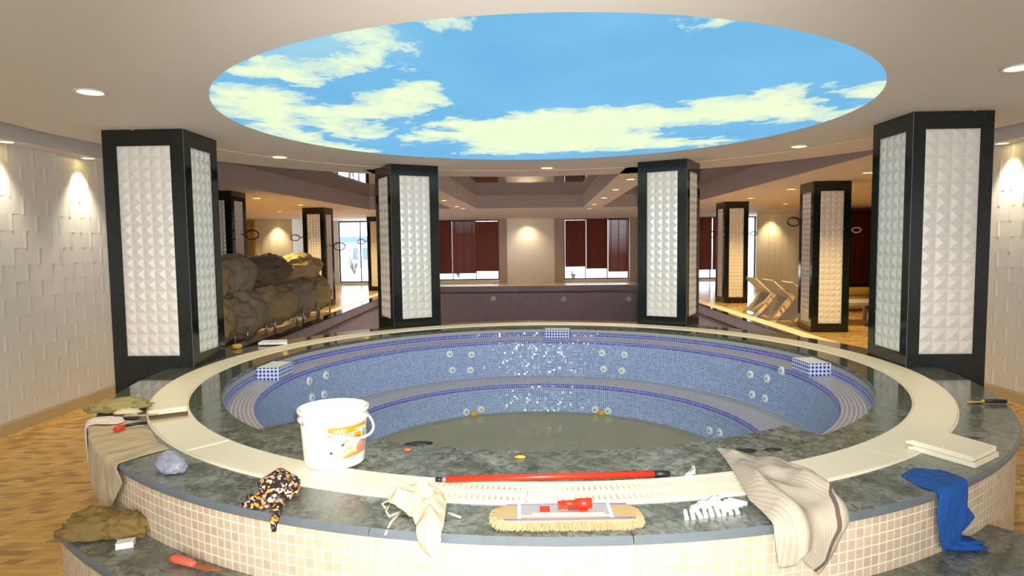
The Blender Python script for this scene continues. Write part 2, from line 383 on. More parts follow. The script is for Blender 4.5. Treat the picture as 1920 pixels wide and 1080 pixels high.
# far wall with window openings (x0, x1, sill, head)
YW = 26.0
def wallseg(mb, x0, x1, z0, z1, y=YW, d=0.25): mb.box((x0, y, z0), (x1, y+d, z1))
wins = [(-7.05, -4.4, 0.10), (-3.35, -0.51, 0.14), (2.135, 4.80, 0.12), (7.2, 9.97, 0.08)]
fw_ = MB(); xs = -14
for (a, b, s_) in wins:
    wallseg(fw_, xs, a, 0, ZG); wallseg(fw_, a, b, 0, s_); wallseg(fw_, a, b, ZT-0.02, ZG); xs = b
wallseg(fw_, xs, 15, 0, ZG)
struct(fw_, 'wall_far', [M['wall_tile']])
pf = MB()
for x0, x1 in ((-0.51, -0.18), (1.75, 2.135), (4.80, 5.2), (-3.7, -3.35)): pf.box((x0, YW-0.06, 0), (x1, YW, ZT))
struct(pf, 'trim_6', [M['fascia']])
# tiled bays standing forward of the far wall
lb = MB().box((-14, 23.7, 0), (-8.12, 25.9, ZT)); lb = struct(lb, 'wall_bay_left', [M['wall_tile']])
bb = MB()
for j in range(17):
    for i in range(4): bb.box((-9.25+i*0.28, 23.685, 0.12+j*0.145), (-9.25+i*0.28+0.272, 23.70, 0.12+j*0.145+0.139))
bb.build('tiles', M['wall_tile'], lb, kind='stuff')
struct(MB().box((-9.74, 23.55, 0), (-9.49, 23.70, ZT)), 'trim_7', [M['beige_cv']])
rb = MB().prism([(8.72, 22.7), (10.45, 22.7), (10.45, 25.9), (10.02, 25.9)], 0, ZT); rb.box((10.45, 20.0, 0), (10.6, 25.9, ZT)); rb.box((10.6, 20.0, 0), (11.9, 20.2, 0.10)); rb.box((11.4, 20.0, 0), (15, 20.2, ZT)); rb.box((10.6, 20.0, ZT-0.03), (11.4, 20.2, ZT))
rb = struct(rb, 'wall_bay_right', [M['wall_tile']])
bb = MB()
for j in range(17):
    for i in range(5): bb.box((9.13+i*0.25, 22.685, 0.12+j*0.145), (9.13+i*0.25+0.243, 22.70, 0.12+j*0.145+0.139))
bb.build('tiles', M['wall_tile'], rb, kind='stuff')

# windows: frame, mullions, panes
def window(n, x0, x1, z0, nb, mat, y=YW+0.08, z1=ZT-0.02):
    fr = MB(); g = 0.05
    fr.box((x0, y, z0), (x0+g, y+0.06, z1)); fr.box((x1-g, y, z0), (x1, y+0.06, z1)); fr.box((x0+g, y, z0), (x1-g, y+0.06, z0+0.05)); fr.box((x0+g, y, z1-g), (x1-g, y+0.06, z1))
    w = struct(fr, 'window_%d' % n, [mat]); wd = (x1-x0)/nb
    for k in range(1, nb): MB().box((x0+k*wd-0.02, y, z0+0.05), (x0+k*wd+0.02, y+0.06, z1-g)).build('mullion', [mat], w)
    for k in range(nb): MB().box((x0+k*wd+0.03, y+0.025, z0+0.05), (x0+(k+1)*wd-0.03, y+0.031, z1-g)).build('pane', [M['glass']], w)
    return w
window(1, -7.05, -4.4, 0.10, 3, M['frame_dark']); window(2, -3.35, -0.51, 0.14, 3, M['frame_dark'])
window(3, 2.135, 4.80, 0.12, 3, M['frame_dark']); window(4, 7.2, 9.97, 0.08, 3, M['frame_dark']); window(5, 10.6, 11.4, 0.10, 1, M['frame_dark'], 20.08, ZT-0.03)
# wooden blinds
def blind(x0, x1, z0, z1, y, label, tilt, group='brown wooden blinds', raise_r=0.0):
    t_ = thing('wooden_blind', label, 'blind', ((x0+x1)/2, y, z0), group)
    MB().box((x0, y-0.03, z1-0.06), (x1, y+0.03, z1)).build('headrail', [M['blind']], t_)
    n = int((z1-0.07-z0)/0.034); sl = MB(); a = R(tilt); dz = 0.0205*math.sin(a); dy = 0.0205*math.cos(a)
    for k in range(n):
        z = z0+0.03+k*0.034+raise_r*0
        sl.add([(x0, y-dy, z-dz), (x1, y-dy, z-dz), (x1, y+dy, z+dz), (x0, y+dy, z+dz), (x0, y-dy, z-dz+0.003), (x1, y-dy, z-dz+0.003), (x1, y+dy, z+dz+0.003), (x0, y+dy, z+dz+0.003)],
               [(3, 2, 1, 0), (4, 5, 6, 7), (0, 1, 5, 4), (2, 3, 7, 6)])
    sl.build('slats', [M['blind']], t_, kind='stuff')
    MB().box((x0, y-0.025, z0), (x1, y+0.025, z0+0.022)).build('bottom_rail', [M['blind']], t_)
    for k in range(3):
        xx = x0+(x1-x0)*(0.14+0.36*k); MB().box((xx-0.012, y-0.034, z0), (xx+0.012, y-0.028, z1)).build('ladder_tape', [M['frame_dark']], t_)
    return t_
YB = 25.95
blind(-3.31, -2.415, 0.42, 2.6, YB, 'left brown blind in the left far window, next to the pillar, fully shut', 74)
blind(-2.405, -1.465, 0.42, 2.6, YB, 'middle brown blind in the left far window, slats letting daylight through', 50)
blind(-1.455, -0.54, 0.50, 2.6, YB, 'right brown blind in the left far window, beside the pale wall panel', 56)
blind(2.18, 3.025, 0.64, 2.6, YB, 'left brown blind in the right far window, hung shortest of the three', 74)
blind(3.035, 3.915, 0.55, 2.6, YB, 'middle brown blind in the right far window, shut with slanted bottom rail', 74)
blind(3.925, 4.78, 0.42, 2.6, YB, 'right brown blind in the right far window, open slats with dark tapes', 48)
blind(7.25, 8.15, 0.45, 2.6, YB, 'brown blind seen in the slim gap left of the further right pillar', 70)
blind(8.18, 9.1, 0.45, 2.6, YB, 'brown blind mostly hidden behind the further right pillar', 70)
blind(10.62, 11.38, 0.22, 2.58, 19.95, 'brown blind beside the big right pillar, in the side room window', 50)

# outdoors
struct(MB().box((-60, 26.4, -0.3), (60, 90, -0.02)), 'ground_outdoors', [M['snow']])
hs = thing('house', 'grey house in the snow seen through the left glass door', 'house', (-11.6, 46, -0.02))
MB().box((-13.4, 46, -0.02), (-10.3, 50, 1.9)).build('wall', [M['render']], hs)
MB().prism([(-13.8, 45.6), (-9.9, 45.6), (-9.9, 50.4), (-13.8, 50.4)], 1.9, 2.25).build('roof', [M['roof']], hs)
for x in (-12.9, -11.5, -10.8): 
    w = MB().box((x, 45.94, 0.5), (x+0.5, 46.0, 1.5)).build('window_frame', [M['frame_white']], hs)
    MB().box((x+0.06, 45.92, 0.56), (x+0.44, 45.95, 1.44)).build('pane', [M['roof']], w)
def bush(x, y, h, label):
    t_ = thing('bare_bush', label, 'bush', (x, y, -0.02)); tw = MB(); rnd = random.Random(int(x*31))
    for k in range(14):
        a = rnd.uniform(0, 6.28); p = Vector((x, y, -0.02)); pts = [p.copy()]
        for s_ in range(4): p = p+Vector((math.cos(a)*h*0.1*rnd.uniform(.3, 1.4), math.sin(a)*h*0.1, h*0.25*rnd.uniform(.5, 1.1))); pts.append(p.copy()); a += rnd.uniform(-.7, .7)
        tw.tube(pts, [0.03, 0.024, 0.018, 0.012, 0.006], 5)
    tw.build('twigs', [M['twig']], t_)
    sn = MB()
    for k in range(5):
        c = Vector((x+rnd.uniform(-.3, .3)*h, y+rnd.uniform(-.2, .2)*h, h*rnd.uniform(.3, .9)))
        sn.lathe([(0.001, 0.07*h), (0.1*h, 0.03*h), (0.12*h, -0.02*h), (0.001, -0.05*h)], 8, c)
    sn.build('snow_cap', [M['snow']], t_)
bush(-8.9, 36, 1.5, 'snowy bare bush in front of the grey house outdoors')
bush(2.75, 28.5, 0.55, 'small bare bush under the shortest blind outdoors')
bush(-2.6, 31, 0.7, 'low snowy bush outdoors under the left far window')

# ------------------------------------------------------------------ swimming pool
pool = thing('swimming_pool', 'large empty rectangular pool with purple mosaic sides behind the round tub', 'swimming pool', (0.3, 16.5, 0))
P_ = [(-4.1, 9.0), (4.68, 9.0), (4.85, 24.0), (-4.02, 24.3)]; zb = -1.5
for nm, i in (('near_wall', 0), ('right_wall', 1), ('far_wall', 2), ('left_wall', 3)):
    a = P_[i]; b = P_[(i+1) % 4]; L = math.dist(a, b); nx, ny = -(b[1]-a[1])/L, (b[0]-a[0])/L
    w = MB(); prof = [(0, 0), (0, -0.20), (-0.10, -0.20), (-0.10, -0.27), (0.10, -0.27), (0.10, zb)]; v = []; f = []; uv = []
    for (o_, z) in prof:
        for q, tt in ((a, 0), (b, L)): v.append((q[0]+nx*o_, q[1]+ny*o_, z)); uv.append((tt, z*1.0+o_))
    for k in range(len(prof)-1): f.append((2*k, 2*k+1, 2*k+3, 2*k+2)[::-1])
    w.add(v, f, [0, 0, 1, 0, 0], uv).build(nm, [M['pool'], M['pool_trim']], pool)
MB().add([(x, y, zb) for x, y in P_], [(0, 1, 2, 3)], 0, [(x, y) for x, y in P_]).build('basin_floor', [M['pool']], pool)
MB().box((-4.10, 9.1, 0.001), (-4.02, 9.2, 0.002)).build('coping', [M['granite']], pool)
def strip(a, b, c, d, z, name, mat): MB().prism([a, b, c, d], 0.001, z).build(name, [mat], pool)
strip((-4.36, 9.0), (-4.08, 9.0), (-4.0, 24.3), (-4.26, 24.3), 0.012, 'coping', M['black_granite'])
strip((-4.60, 9.0), (-4.36, 9.0), (-4.26, 24.3), (-4.5, 24.3), 0.014, 'overflow_grating', M['grate'])
strip((4.66, 9.0), (4.78, 9.0), (4.95, 24.0), (4.83, 24.0), 0.012, 'coping', M['black_granite'])
strip((4.78, 9.0), (5.05, 9.0), (5.22, 24.0), (4.95, 24.0), 0.014, 'overflow_grating', M['grate'])
strip((-4.3, 24.28), (5.1, 24.0), (5.1, 24.25), (-4.3, 24.53), 0.014, 'overflow_grating', M['grate'])
def disc_mesh(r, d=0.012, n=20):
    mb = MB(); mb.lathe([(0.001, -d*0.6), (r*0.16, -d*0.7), (r*0.18, -d), (r*0.8, -d), (r, -d*0.4), (r, 0)], n, smooth=False); return mb
im = disc_mesh(0.10).mesh('inlet', M['jet'])
for x, z in ((-0.71, -0.46), (1.95, -0.50), (4.4, -0.52)): inst(im, 'inlet', pool, Matrix.Translation((x-0.3, 24.0+(4.85-x)*0.0338-0.102-16.5, z)) @ Matrix.Rotation(R(-90), 4, 'X'))

# ------------------------------------------------------------------ round tub
tub = thing('whirlpool_tub', 'round sunken whirlpool with blue mosaic inside and cream tiled front', 'whirlpool', (CX, CY, 0))
N = 288
def ring(prof, name, mat, uvR, a0=0.0, a1=2*math.pi, n=N): 
    return fixn2(MB().lathe(prof, n, (CX, CY, 0), 0, a0, a1, uvR).build(name, [mat], tub))
def fixn2(o): return o
ring([(2.53, 0.535), (2.515, 0.49), (2.505, 0.44)][::-1], 'rim_band', M['mos_band'], 2.5)
ring([(2.505, 0.44), (2.318, 0.428)][::-1], 'upper_ledge', M['mos_grey'], 2.4)
ring([(2.318, 0.428), (2.300, 0.420), (2.292, 0.402), (2.29, 0.38)][::-1], 'ledge_nosing', M['mos_band'], 2.3)
ring([(2.29, 0.38), (2.27, 0.0)][::-1], 'upper_wall', M['mos_blue'], 2.28)
ring([(2.27, 0.0), (1.875, -0.015)][::-1], 'seat_bench', M['mos_grey'], 2.05)
ring([(1.875, -0.015), (1.86, -0.022), (1.853, -0.045), (1.85, -0.065)][::-1], 'bench_nosing', M['mos_band'], 1.86)
ring([(1.85, -0.065), (1.845, -0.62), (0.01, -0.62)][::-1], 'lower_wall', M['mos_blue'], 1.85)
tag(MB().lathe([(0.001, -0.34), (1.845, -0.34)][::-1], 96, (CX, CY, 0)).build('water', [M['water']], None), 'shallow murky olive water standing in the bottom of the blue tub', 'water')
# tiled blocks on the ledge
for ang, nm in ((-96.0, 'l'), (93.5, 'r'), (172.6, 'b')):
    mb = MB(); da = 3.6; r0, r1 = 2.315, 2.51
    if nm == 'b': r0 = 2.36
    q = [pol(r1, ang-da), pol(r0, ang-da), pol(r0, ang+da), pol(r1, ang+da)]
    if nm == 'l': q = [(pol(r1, ang+da)[0], pol(r1, ang+da)[1]-0.0), (pol(r0, ang+da)[0], pol(r1, ang+da)[1]), pol(r0, ang-da), pol(r1, ang-da)][::-1]
    if nm == 'r': q = [pol(r1, ang+da), pol(r0, ang+da), (pol(r0, ang-da)[0], pol(r1, ang-da)[1]), (pol(r1, ang-da)[0], pol(r1, ang-da)[1])][::-1]
    z0, z1 = 0.43, 0.545; v = []; f = []; uv = []
    for i in range(4):
        a = q[i]; b = q[(i+1) % 4]; L = math.dist(a[:2], b[:2]); k = len(v)
        v += [(a[0], a[1], z0), (b[0], b[1], z0), (b[0], b[1], z1), (a[0], a[1], z1)]; uv += [(0, 0.012), (L, 0.012), (L, 0.127), (0, 0.127)]; f.append((k, k+1, k+2, k+3))
    mb.add(v, f, 0, uv); mb.add([(a[0], a[1], z1) for a in q], [(0, 1, 2, 3)], 1)
    fixn(mb.build('tiled_block', [M['mos_white'], M['white_pl']], tub))
# jets
jm = disc_mesh(0.043, 0.014, 20); jm.lathe([(0.001, -0.0146), (0.009, -0.0146)], 10, (0, 0, 0), 1); jme = jm.mesh('water_jet', [M['jet'], M['dark_hole']])
def jet(r, deg_far, z):
    a = R(deg_far); p = Vector((r*math.sin(a), r*math.cos(a), z))
    inst(jme, 'water_jet', tub, Matrix.Translation(p) @ Matrix.Rotation(-a, 4, 'Z') @ Matrix.Rotation(R(-90), 4, 'X'))
for d, z in ((-25.9, .308), (-19, .28), (-25.1, .113), (-19.4, .093), (21.3, .286), (28.2, .284), (21.8, .093), (27.4, .09), (-75.1, .316), (-68.2, .317), (-74.2, .146), (-69.2, .132), (68.8, .28), (74.9, .286), (69.6, .083), (74.3, .087), (80, .40)): jet(2.279 if z < .39 else 2.29, d, z)
for d, z in ((-25, -.295), (-19.4, -.285), (21.9, -.293), (26.6, -.296), (66.6, -.26), (71.2, -.24)): jet(1.848, d, z)
dm = MB().lathe([(0.001, -0.03), (0.03, -0.03), (0.04, 0)], 12).mesh('floor_drain', M['yellow_bit'])
for d in (-22.2, 24.3): a = R(d); inst(dm, 'floor_drain', tub, Matrix.Translation((1.835*math.sin(a), 1.835*math.cos(a), -.325)) @ Matrix.Rotation(-a, 4, 'Z') @ Matrix.Rotation(R(-90), 4, 'X'))
# granite slabs
def sector(mb, r0, r1, a0, a1, z0, z1, mi=0, n=None, ch=0.0, mi_out=None):
    n = n or max(2, int(abs(a1-a0)/1.5)); v = []; f = []; ms = []
    for k in range(n+1):
        a = a0+(a1-a0)*k/n
        v += [pol(r0, a, z0), pol(r0, a, z1), pol(r1-ch, a, z1), pol(r1, a, z1-ch), pol(r1, a, z0)]
    for k in range(n):
        b = k*5
        for j in range(5):
            f.append((b+j, b+(j+1) % 5, b+5+(j+1) % 5, b+5+j)); ms.append(mi_out if (mi_out is not None and j in (2, 3)) else mi)
    f += [(0, 4, 3, 2, 1), (n*5, n*5+1, n*5+2, n*5+3, n*5+4)]; ms += [mi, mi]
    return mb.add(v, f, ms)
gap = 0.03
def slabs(r0, r1, cuts, ch, name):
    for a, b in zip(cuts, cuts[1:]): fixn(sector(MB(), r0, r1, a+gap, b-gap, 0.53, ZD, 0, None, ch, 1 if ch else None).build(name, [M['granite'], M['granite_edge']], tub))
slabs(RGO+0.004, RD, [-180, -152, -124, -96, -76, -57, -40, -23, -14, 3.2, 21, 40, 60, 76, 104, 132, 156, 180], 0.012, 'deck_slab')
slabs(RR-0.012, RGI-0.004, [-180, -140, -100, -66, -43], 0, 'inner_slab')
slabs(RR-0.012, RGI-0.004, [34.4, 70, 105, 140, 180], 0, 'inner_slab')
slabs(2.29, RGI-0.004, [-43, -20, 16.2, 34.4], 0, 'platform_slab')
fixn(sector(MB(), 2.30, 2.53, -42.8, 34.2, 0.0, 0.529).build('platform_riser', [M['mos_blue']], tub))
sector(MB(), 2.512, RGI-0.002, -180, 180, 0.50, 0.5295, 0, 180).build('mortar_bed', [M['joint']], tub)
sector(MB(), RGO+0.002, RD-0.02, -180, 180, 0.0, 0.5295, 0, 180).build('riser_wall', [M['grout']], tub)
sector(MB(), RGI-0.01, RGO+0.01, -180, 180, 0.40, 0.505, 0, 180).build('gutter_trough', [M['trough']], tub)
MB().lathe([(RGO+0.001, 0.45), (RGO+0.001, ZD+0.006), (RGO-0.008, ZD+0.006), (RGO-0.008, 0.45)], 192, (CX, CY, 0)).build('gutter_trim', [M['grate']], tub)
MB().lathe([(RGI-0.001, 0.45), (RGI-0.001, ZD+0.006), (RGI+0.008, ZD+0.006), (RGI+0.008, 0.45)][::-1], 192, (CX, CY, 0)).build('gutter_trim', [M['grate']], tub)
# gutter grating in segments: slotted bars in front and at the back, smooth strips at the sides
def grating(a0, a1, slotted):
    mb = MB(); z0, z1 = 0.535, ZD+0.008; ri, ro = RGI+0.010, RGO-0.010; mid = (ri+ro)/2
    a0 += 0.03; a1 -= 0.03
    if not slotted: sector(mb, ri, ro, a0, a1, z0, z1)
    else:
        for p, q in ((ri, ri+0.022), (mid-0.016, mid+0.016), (ro-0.022, ro)): sector(mb, p, q, a0, a1, z0, z1)
        st_ = math.degrees(0.0235/2.84); n = int((a1-a0)/st_); st_ = (a1-a0)/n
        for k in range(n):
            b0 = a0+k*st_; b1 = b0+st_*0.74
            for p, q in ((ri+0.022, mid-0.016), (mid+0.016, ro-0.022)): sector(mb, p, q, b0, b1, z0, z1-0.001, 0, 1)
    return fixn(mb.build('gutter_grate', [M['grate']], tub))
for a, b in ((-54.4, -40.9), (-40.5, -26)): grating(a, b, False)
for k in range(6): grating(-26+k*7.4, -26+(k+1)*7.4, True)
for k in range(9): grating(18.4+k*14.6, 18.4+(k+1)*14.6, False)
for k in range(5): grating(149.8+k*12.0, 149.8+(k+1)*12.0, True)
for k in range(6): grating(-150.2+k*14.85, -150.2+(k+1)*14.85, False)
# cream face tiles
TP = 0.042
def ftile(mat_i, rad):
    mb = MB(); h = 0.0184; d = 0.0022; c = 0.0018
    v = [(-h, 0, -h), (h, 0, -h), (h, 0, h), (-h, 0, h), (-h, -d+c*.5, -h), (h, -d+c*.5, -h), (h, -d+c*.5, h), (-h, -d+c*.5, h), (-h+c, -d, -h+c), (h-c, -d, -h+c), (h-c, -d, h-c), (-h+c, -d, h-c)]
    f = [(8, 9, 10, 11)]+[(i, (i+1) % 4, 4+(i+1) % 4, 4+i) for i in range(4)]+[(4+i, 4+(i+1) % 4, 8+(i+1) % 4, 8+i) for i in range(4)]
    return mb.add(v, f)
ftb = ftile(0, 0); ftm = [ftb.mesh('face_tile', M['face_tile'][i]) for i in range(4)]
def visible(p):
    q = Vector(p)-Vector((0, 0, ZC)); d = q.dot(_fw)
    if d < 0.2: return False
    x = 960+FPX*q.dot(_rt)/d; y = 540-FPX*q.dot(_up)/d
    return -20 < x < 1940 and y < 1100
def facing(parent, rad, zt, rows, a0, a1, limit, origin):
    da = math.degrees(TP/rad); lst = []; a = a0
    while a < a1:
        for j in range(rows): 
            p = pol(rad, a+da/2, zt-TP*(j+0.5)); lst.append((0 if visible(p) else 1, Vector(p).length, a+da/2, p))
        a += da
    lst.sort(key=lambda t_: t_[:2]); stf = MB()
    for i, (vv, L, a, p) in enumerate(lst):
        k = random.choices(range(4), (5, 4, 3, 3))[0]; m_ = Matrix.Translation(Vector(p)-Vector(origin)) @ Matrix.Rotation(R(a), 4, 'Z')
        if i < limit: inst(ftm[k], 'face_tile', parent, m_)
        else: 
            m_ = Matrix.Translation(p) @ Matrix.Rotation(R(a), 4, 'Z'); stf.add([m_ @ Vector(q) for q in ftb.v], ftb.f, k)
    if stf.v: stf.build('face_tiles', M['face_tile'], parent, kind='stuff')
facing(tub, RD-0.0195, 0.53, 6, -75, 80, 300, (CX, CY, 0))
facing(tub, RD-0.0195, 0.53-6*TP, 6, 37.6, 80, 0, (CX, CY, 0)); facing(tub, RD-0.0195, 0.53-6*TP, 6, -75, -44.3, 0, (CX, CY, 0))
# step
step = thing('granite_step', 'low curved granite step with cream tiled riser in front of the whirlpool', 'step', (CX, CY, 0))
for a, b in ((-44, -30.6), (-30.6, -14), (-14, 2), (2, 18), (18, 37.4)):
    fixn(sector(MB(), RD-0.04, RST, a+0.02, b-0.02, 0.25, ZS, 0, None, 0.010, 1).build('tread_slab', [M['granite'], M['granite_edge']], step))
sector(MB(), RD-0.04, RST-0.02, -43.6, 37.0, 0, 0.2495, 0, 60).build('riser_wall', [M['grout']], step)
facing(step, RST-0.019, 0.25, 6, -43.8, 37.2, 150, (CX, CY, 0))

# ------------------------------------------------------------------ pillars
def pyramid(w, h, d):   # local: x across, z up, relief towards -y
    g = 0.004; mb = MB(); a = w/2-g; b = h/2-g
    v = [(-w/2, 0, -h/2), (w/2, 0, -h/2), (w/2, 0, h/2), (-w/2, 0, h/2), (-a, -0.004, -b), (a, -0.004, -b), (a, -0.004, b), (-a, -0.004, b), (0, -d, 0),
         (0, -d*0.32, -b*0.86), (a*0.86, -d*0.32, 0), (0, -d*0.32, b*0.86), (-a*0.86, -d*0.32, 0)]
    f = [(i, (i+1) % 4, 4+(i+1) % 4, 4+i) for i in range(4)]
    for i in range(4):
        f += [(4+i, 9+i, 8), (9+i, 4+(i+1) % 4, 8), (4+i, 4+(i+1) % 4, 9+i)]
    return mb.add(v, f)
def pillar(c, dl, dr, wl_, wr_, label, zb_, near, group, cols=(5, 4), bl=0.12):
    """c: front corner, dl / dr: directions from it along its left and right faces"""
    c = Vector((c[0], c[1], 0)); dl = Vector((*dl, 0)).normalized(); dr = Vector((*dr, 0)).normalized()
    cen = c+dl*wl_/2+dr*wr_/2
    t_ = thing('pillar', label, 'pillar', (cen.x, cen.y, zb_), group)
    core = [c+dl*0.03+dr*0.03, c+dl*(wl_-0.03)+dr*0.03, c+dl*(wl_-0.03)+dr*(wr_-0.03), c+dl*0.03+dr*(wr_-0.03)]
    MB().prism([(p.x, p.y) for p in core], zb_, ZT).build('core', [M['wall_backing']], t_)
    pz0, pz1 = (0.668, 2.482) if near else (0.15, 2.45)
    faces = [(c+dl*wl_, -dl, wl_, cols[0]), (c, dr, wr_, cols[1]), (c+dr*wr_, dl, wl_, cols[0]), (c+dl*wl_+dr*wr_, -dr, wr_, cols[1])]
    for fi, (o, d, w, nc) in enumerate(faces):
        n_ = d.cross(Vector((0, 0, 1)));  # outward = d x z for our winding
        mid = o+d*w/2
        if (mid-cen).dot(n_) < 0: n_ = -n_
        def loc(u, h, q): return o+d*u+Vector((0, 0, h))-n_*q
        def slab(u0, u1, h0, h1, q0, q1, name, mat):
            v = [loc(u0, h0, q0), loc(u1, h0, q0), loc(u1, h1, q0), loc(u0, h1, q0), loc(u0, h0, q1), loc(u1, h0, q1), loc(u1, h1, q1), loc(u0, h1, q1)]
            return fixn(MB().add(v, [(0, 1, 2, 3), (7, 6, 5, 4), (0, 4, 5, 1), (1, 5, 6, 2), (2, 6, 7, 3), (3, 7, 4, 0)]).build(name, [mat], t_))
        e = 0.003
        slab(e, bl, zb_, ZT, 0, 0.03, 'stone_stile', M['black_granite']); slab(w-bl, w-e, zb_, ZT, 0, 0.03, 'stone_stile', M['black_granite'])
        slab(bl+.001, w-bl-.001, zb_, pz0, 0, 0.03, 'stone_rail', M['black_granite']); slab(bl+.001, w-bl-.001, pz1, ZT, 0, 0.03, 'stone_rail', M['black_granite'])
        if near:
            bd = 0.0025; p = o; 
            q = [p+n_*0.0+d*e-n_*0.0, p+d*e-n_*0.004]
            MB().prism([((p+d*0.004-n_*0.0005).x, (p+d*0.004-n_*0.0005).y), ((p-n_*0.004+d*0.0005).x, (p-n_*0.004+d*0.0005).y), ((p+d*0.012-n_*0.012).x, (p+d*0.012-n_*0.012).y)], zb_, ZT-0.002).build('corner_caulk', [M['caulk']], t_)
        pw = w-2*bl; cw = pw/nc; nr = round((pz1-pz0)/cw); chh = (pz1-pz0)/nr
        rot = Matrix((( d.x, -n_.x, 0, 0), (d.y, -n_.y, 0, 0), (0, 0, 1, 0), (0, 0, 0, 1)))
        key = (round(cw, 4), round(chh, 4))
        pb = pyramid(cw, chh, 0.017)
        if near and fi < 2:
            if key not in pillar.cache: pillar.cache[key] = pb.mesh('relief_tile', M['white_tile'])
            for i in range(nc):
                for j in range(nr):
                    inst(pillar.cache[key], 'relief_tile', t_, Matrix.Translation(loc(bl+cw*(i+.5), pz0+chh*(j+.5), 0.012)-t_.location) @ rot)
        else:
            st_ = MB()
            for i in range(nc):
                for j in range(nr):
                    m_ = Matrix.Translation(loc(bl+cw*(i+.5), pz0+chh*(j+.5), 0.012)) @ rot; st_.add([m_ @ Vector(q) for q in pb.v], pb.f)
            st_.build('relief_tiles', [M['white_tile']], t_, kind='stuff')
    return t_
pillar.cache = {}
pillar((-2.785, 5.50), (-1, 0.03), (0.0, 1), 0.71, 0.62, 'black framed white relief pillar nearest on the left, before the wave tiled wall', 0, True, 'four pillars round the whirlpool', (5, 4))
pillar((-1.50, 8.0), (-0.46, 0.86), (0.86, 0.46), 0.66, 0.64, 'black framed white relief pillar behind the tub, left of the far windows', 0, True, 'four pillars round the whirlpool', (4, 4))
pillar((2.157, 7.845), (-0.866, 0.5), (0.5, 0.866), 0.63, 0.63, 'black framed white relief pillar behind the tub, right of the far windows', 0, True, 'four pillars round the whirlpool', (4, 4))
pillar((3.215, 5.15), (0.03, 1), (1, -0.03), 0.60, 0.635, 'black framed white relief pillar nearest on the right, above the scraper', 0, True, 'four pillars round the whirlpool', (4, 4), 0.10)
g_ = 'pillars along the big pool'
pillar((5.22, 11.06), (0.11, 0.99), (0.99, -0.08), 0.70, 0.63, 'black framed pillar beside the stacked white loungers right of the pool', 0, False, g_)
pillar((5.50, 16.48), (-0.06, 1), (1, -0.1), 0.60, 0.60, 'slim looking black framed pillar further back on the right pool side', 0, False, g_)
pillar((-4.92, 16.85), (-1, 0.1), (0.1, 1), 0.60, 0.62, 'black framed pillar behind the far end of the covered furniture pile', 0, False, g_)
pillar((-5.02, 11.5), (-1, 0.0), (0.03, 1), 0.62, 0.60, 'black framed pillar rising behind the near end of the covered furniture pile', 0, False, g_)
pillar((-4.50, 22.5), (-1, 0.1), (0.1, 1), 0.60, 0.62, 'farthest left pillar, a dark sliver beside the glass door', 0, False, g_)

# ------------------------------------------------------------------ ceiling sky panel
CL = [[(-.98,-2.26),(-.87,-2.24),(-.82,-2.09),(-.84,-1.87),(-.93,-1.66),(-1.06,-1.6),(-1.17,-1.51),(-1.45,-1.31),(-1.64,-1.32),(-1.78,-1.35),(-1.83,-1.5),(-1.85,-1.62),(-1.7,-1.73),(-1.62,-1.76),(-1.49,-1.83),(-1.37,-1.79),(-1.19,-1.85),(-1.05,-1.95),(-.96,-2.07),(-.99,-2.18)],
[(-2.21,-1.1),(-2.09,-1.29),(-1.91,-1.33),(-1.81,-1.23),(-1.67,-1.07),(-1.66,-.74),(-1.46,-.66),(-1.24,-.83),(-1.07,-1.04),(-.94,-1.24),(-.75,-1.23),(-.72,-1.08),(-.79,-.9),(-.68,-.74),(-.81,-.5),(-.98,-.3),(-1.18,-.17),(-1.37,-.1),(-1.6,.22),(-1.4,.14),(-1.39,.61),(-1.56,.92),(-1.73,.86),(-1.84,.48),(-1.92,.2),(-1.88,-.21),(-2.01,.28),(-2.02,.89),(-1.67,1.61),(-2.02,1.7),(-2.27,1.35),(-2.44,.85),(-2.45,.34),(-2.43,-.09),(-2.39,-.52),(-2.33,-.83)],
[(-1.04,.08),(-.72,-.06),(-.35,-.14),(-.2,-.35),(.17,-.42),(.58,-.49),(1,-.46),(1.16,-.7),(1.41,-.75),(1.5,-.96),(1.69,-1.06),(1.86,-1.1),(1.78,-.84),(2.09,-.53),(2.33,-.39),(2.45,-.38),(2.46,-.09),(2.36,.09),(2.12,.17),(1.77,.1),(1.48,.16),(1.14,.31),(.98,.48),(1.39,1.03),(1.76,1.06),(2.08,1.32),(1.84,1.55),(1.35,1.64),(.75,1.73),(.15,1.94),(-.48,1.98),(-.81,1.86),(-.62,1.48),(-.75,1.1),(-.84,.86),(-1.12,1.14),(-1.28,.77),(-1.09,.44),(-.82,.36)],
[(1.99,-.94),(2.26,-1.08),(2.45,-.73),(2.31,-.64),(2.12,-.75)],[(-.61,-2.33),(-.51,-2.41),(-.4,-2.41),(-.44,-2.3),(-.53,-2.25),(-.6,-2.27)],[(.51,-2.39),(.64,-2.41),(.68,-2.37),(.57,-2.34)]]
HAZE = [(-1.67,-1.8),(-1.25,-2.16),(-.98,-2.29),(-.93,-2.12),(-1.08,-1.95),(-1.36,-1.82)]
def sdf(P, poly):
    q = np.array(poly); a = q; b = np.roll(q, -1, 0); best = np.full(len(P), 9.0); ins = np.zeros(len(P), bool)
    for p0, p1 in zip(a, b):
        d = p1-p0; t_ = np.clip(((P-p0)@d)/(d@d+1e-12), 0, 1); best = np.minimum(best, np.linalg.norm(P-(p0+t_[:, None]*d), axis=1))
        c = (p0[1] > P[:, 1]) != (p1[1] > P[:, 1])
        with np.errstate(divide='ignore', invalid='ignore'): xi = (p1[0]-p0[0])*(P[:, 1]-p0[1])/(p1[1]-p0[1])+p0[0]
        ins ^= c & (P[:, 0] < xi)
    return np.where(ins, best, -best)
nr_, na_ = 90, 200
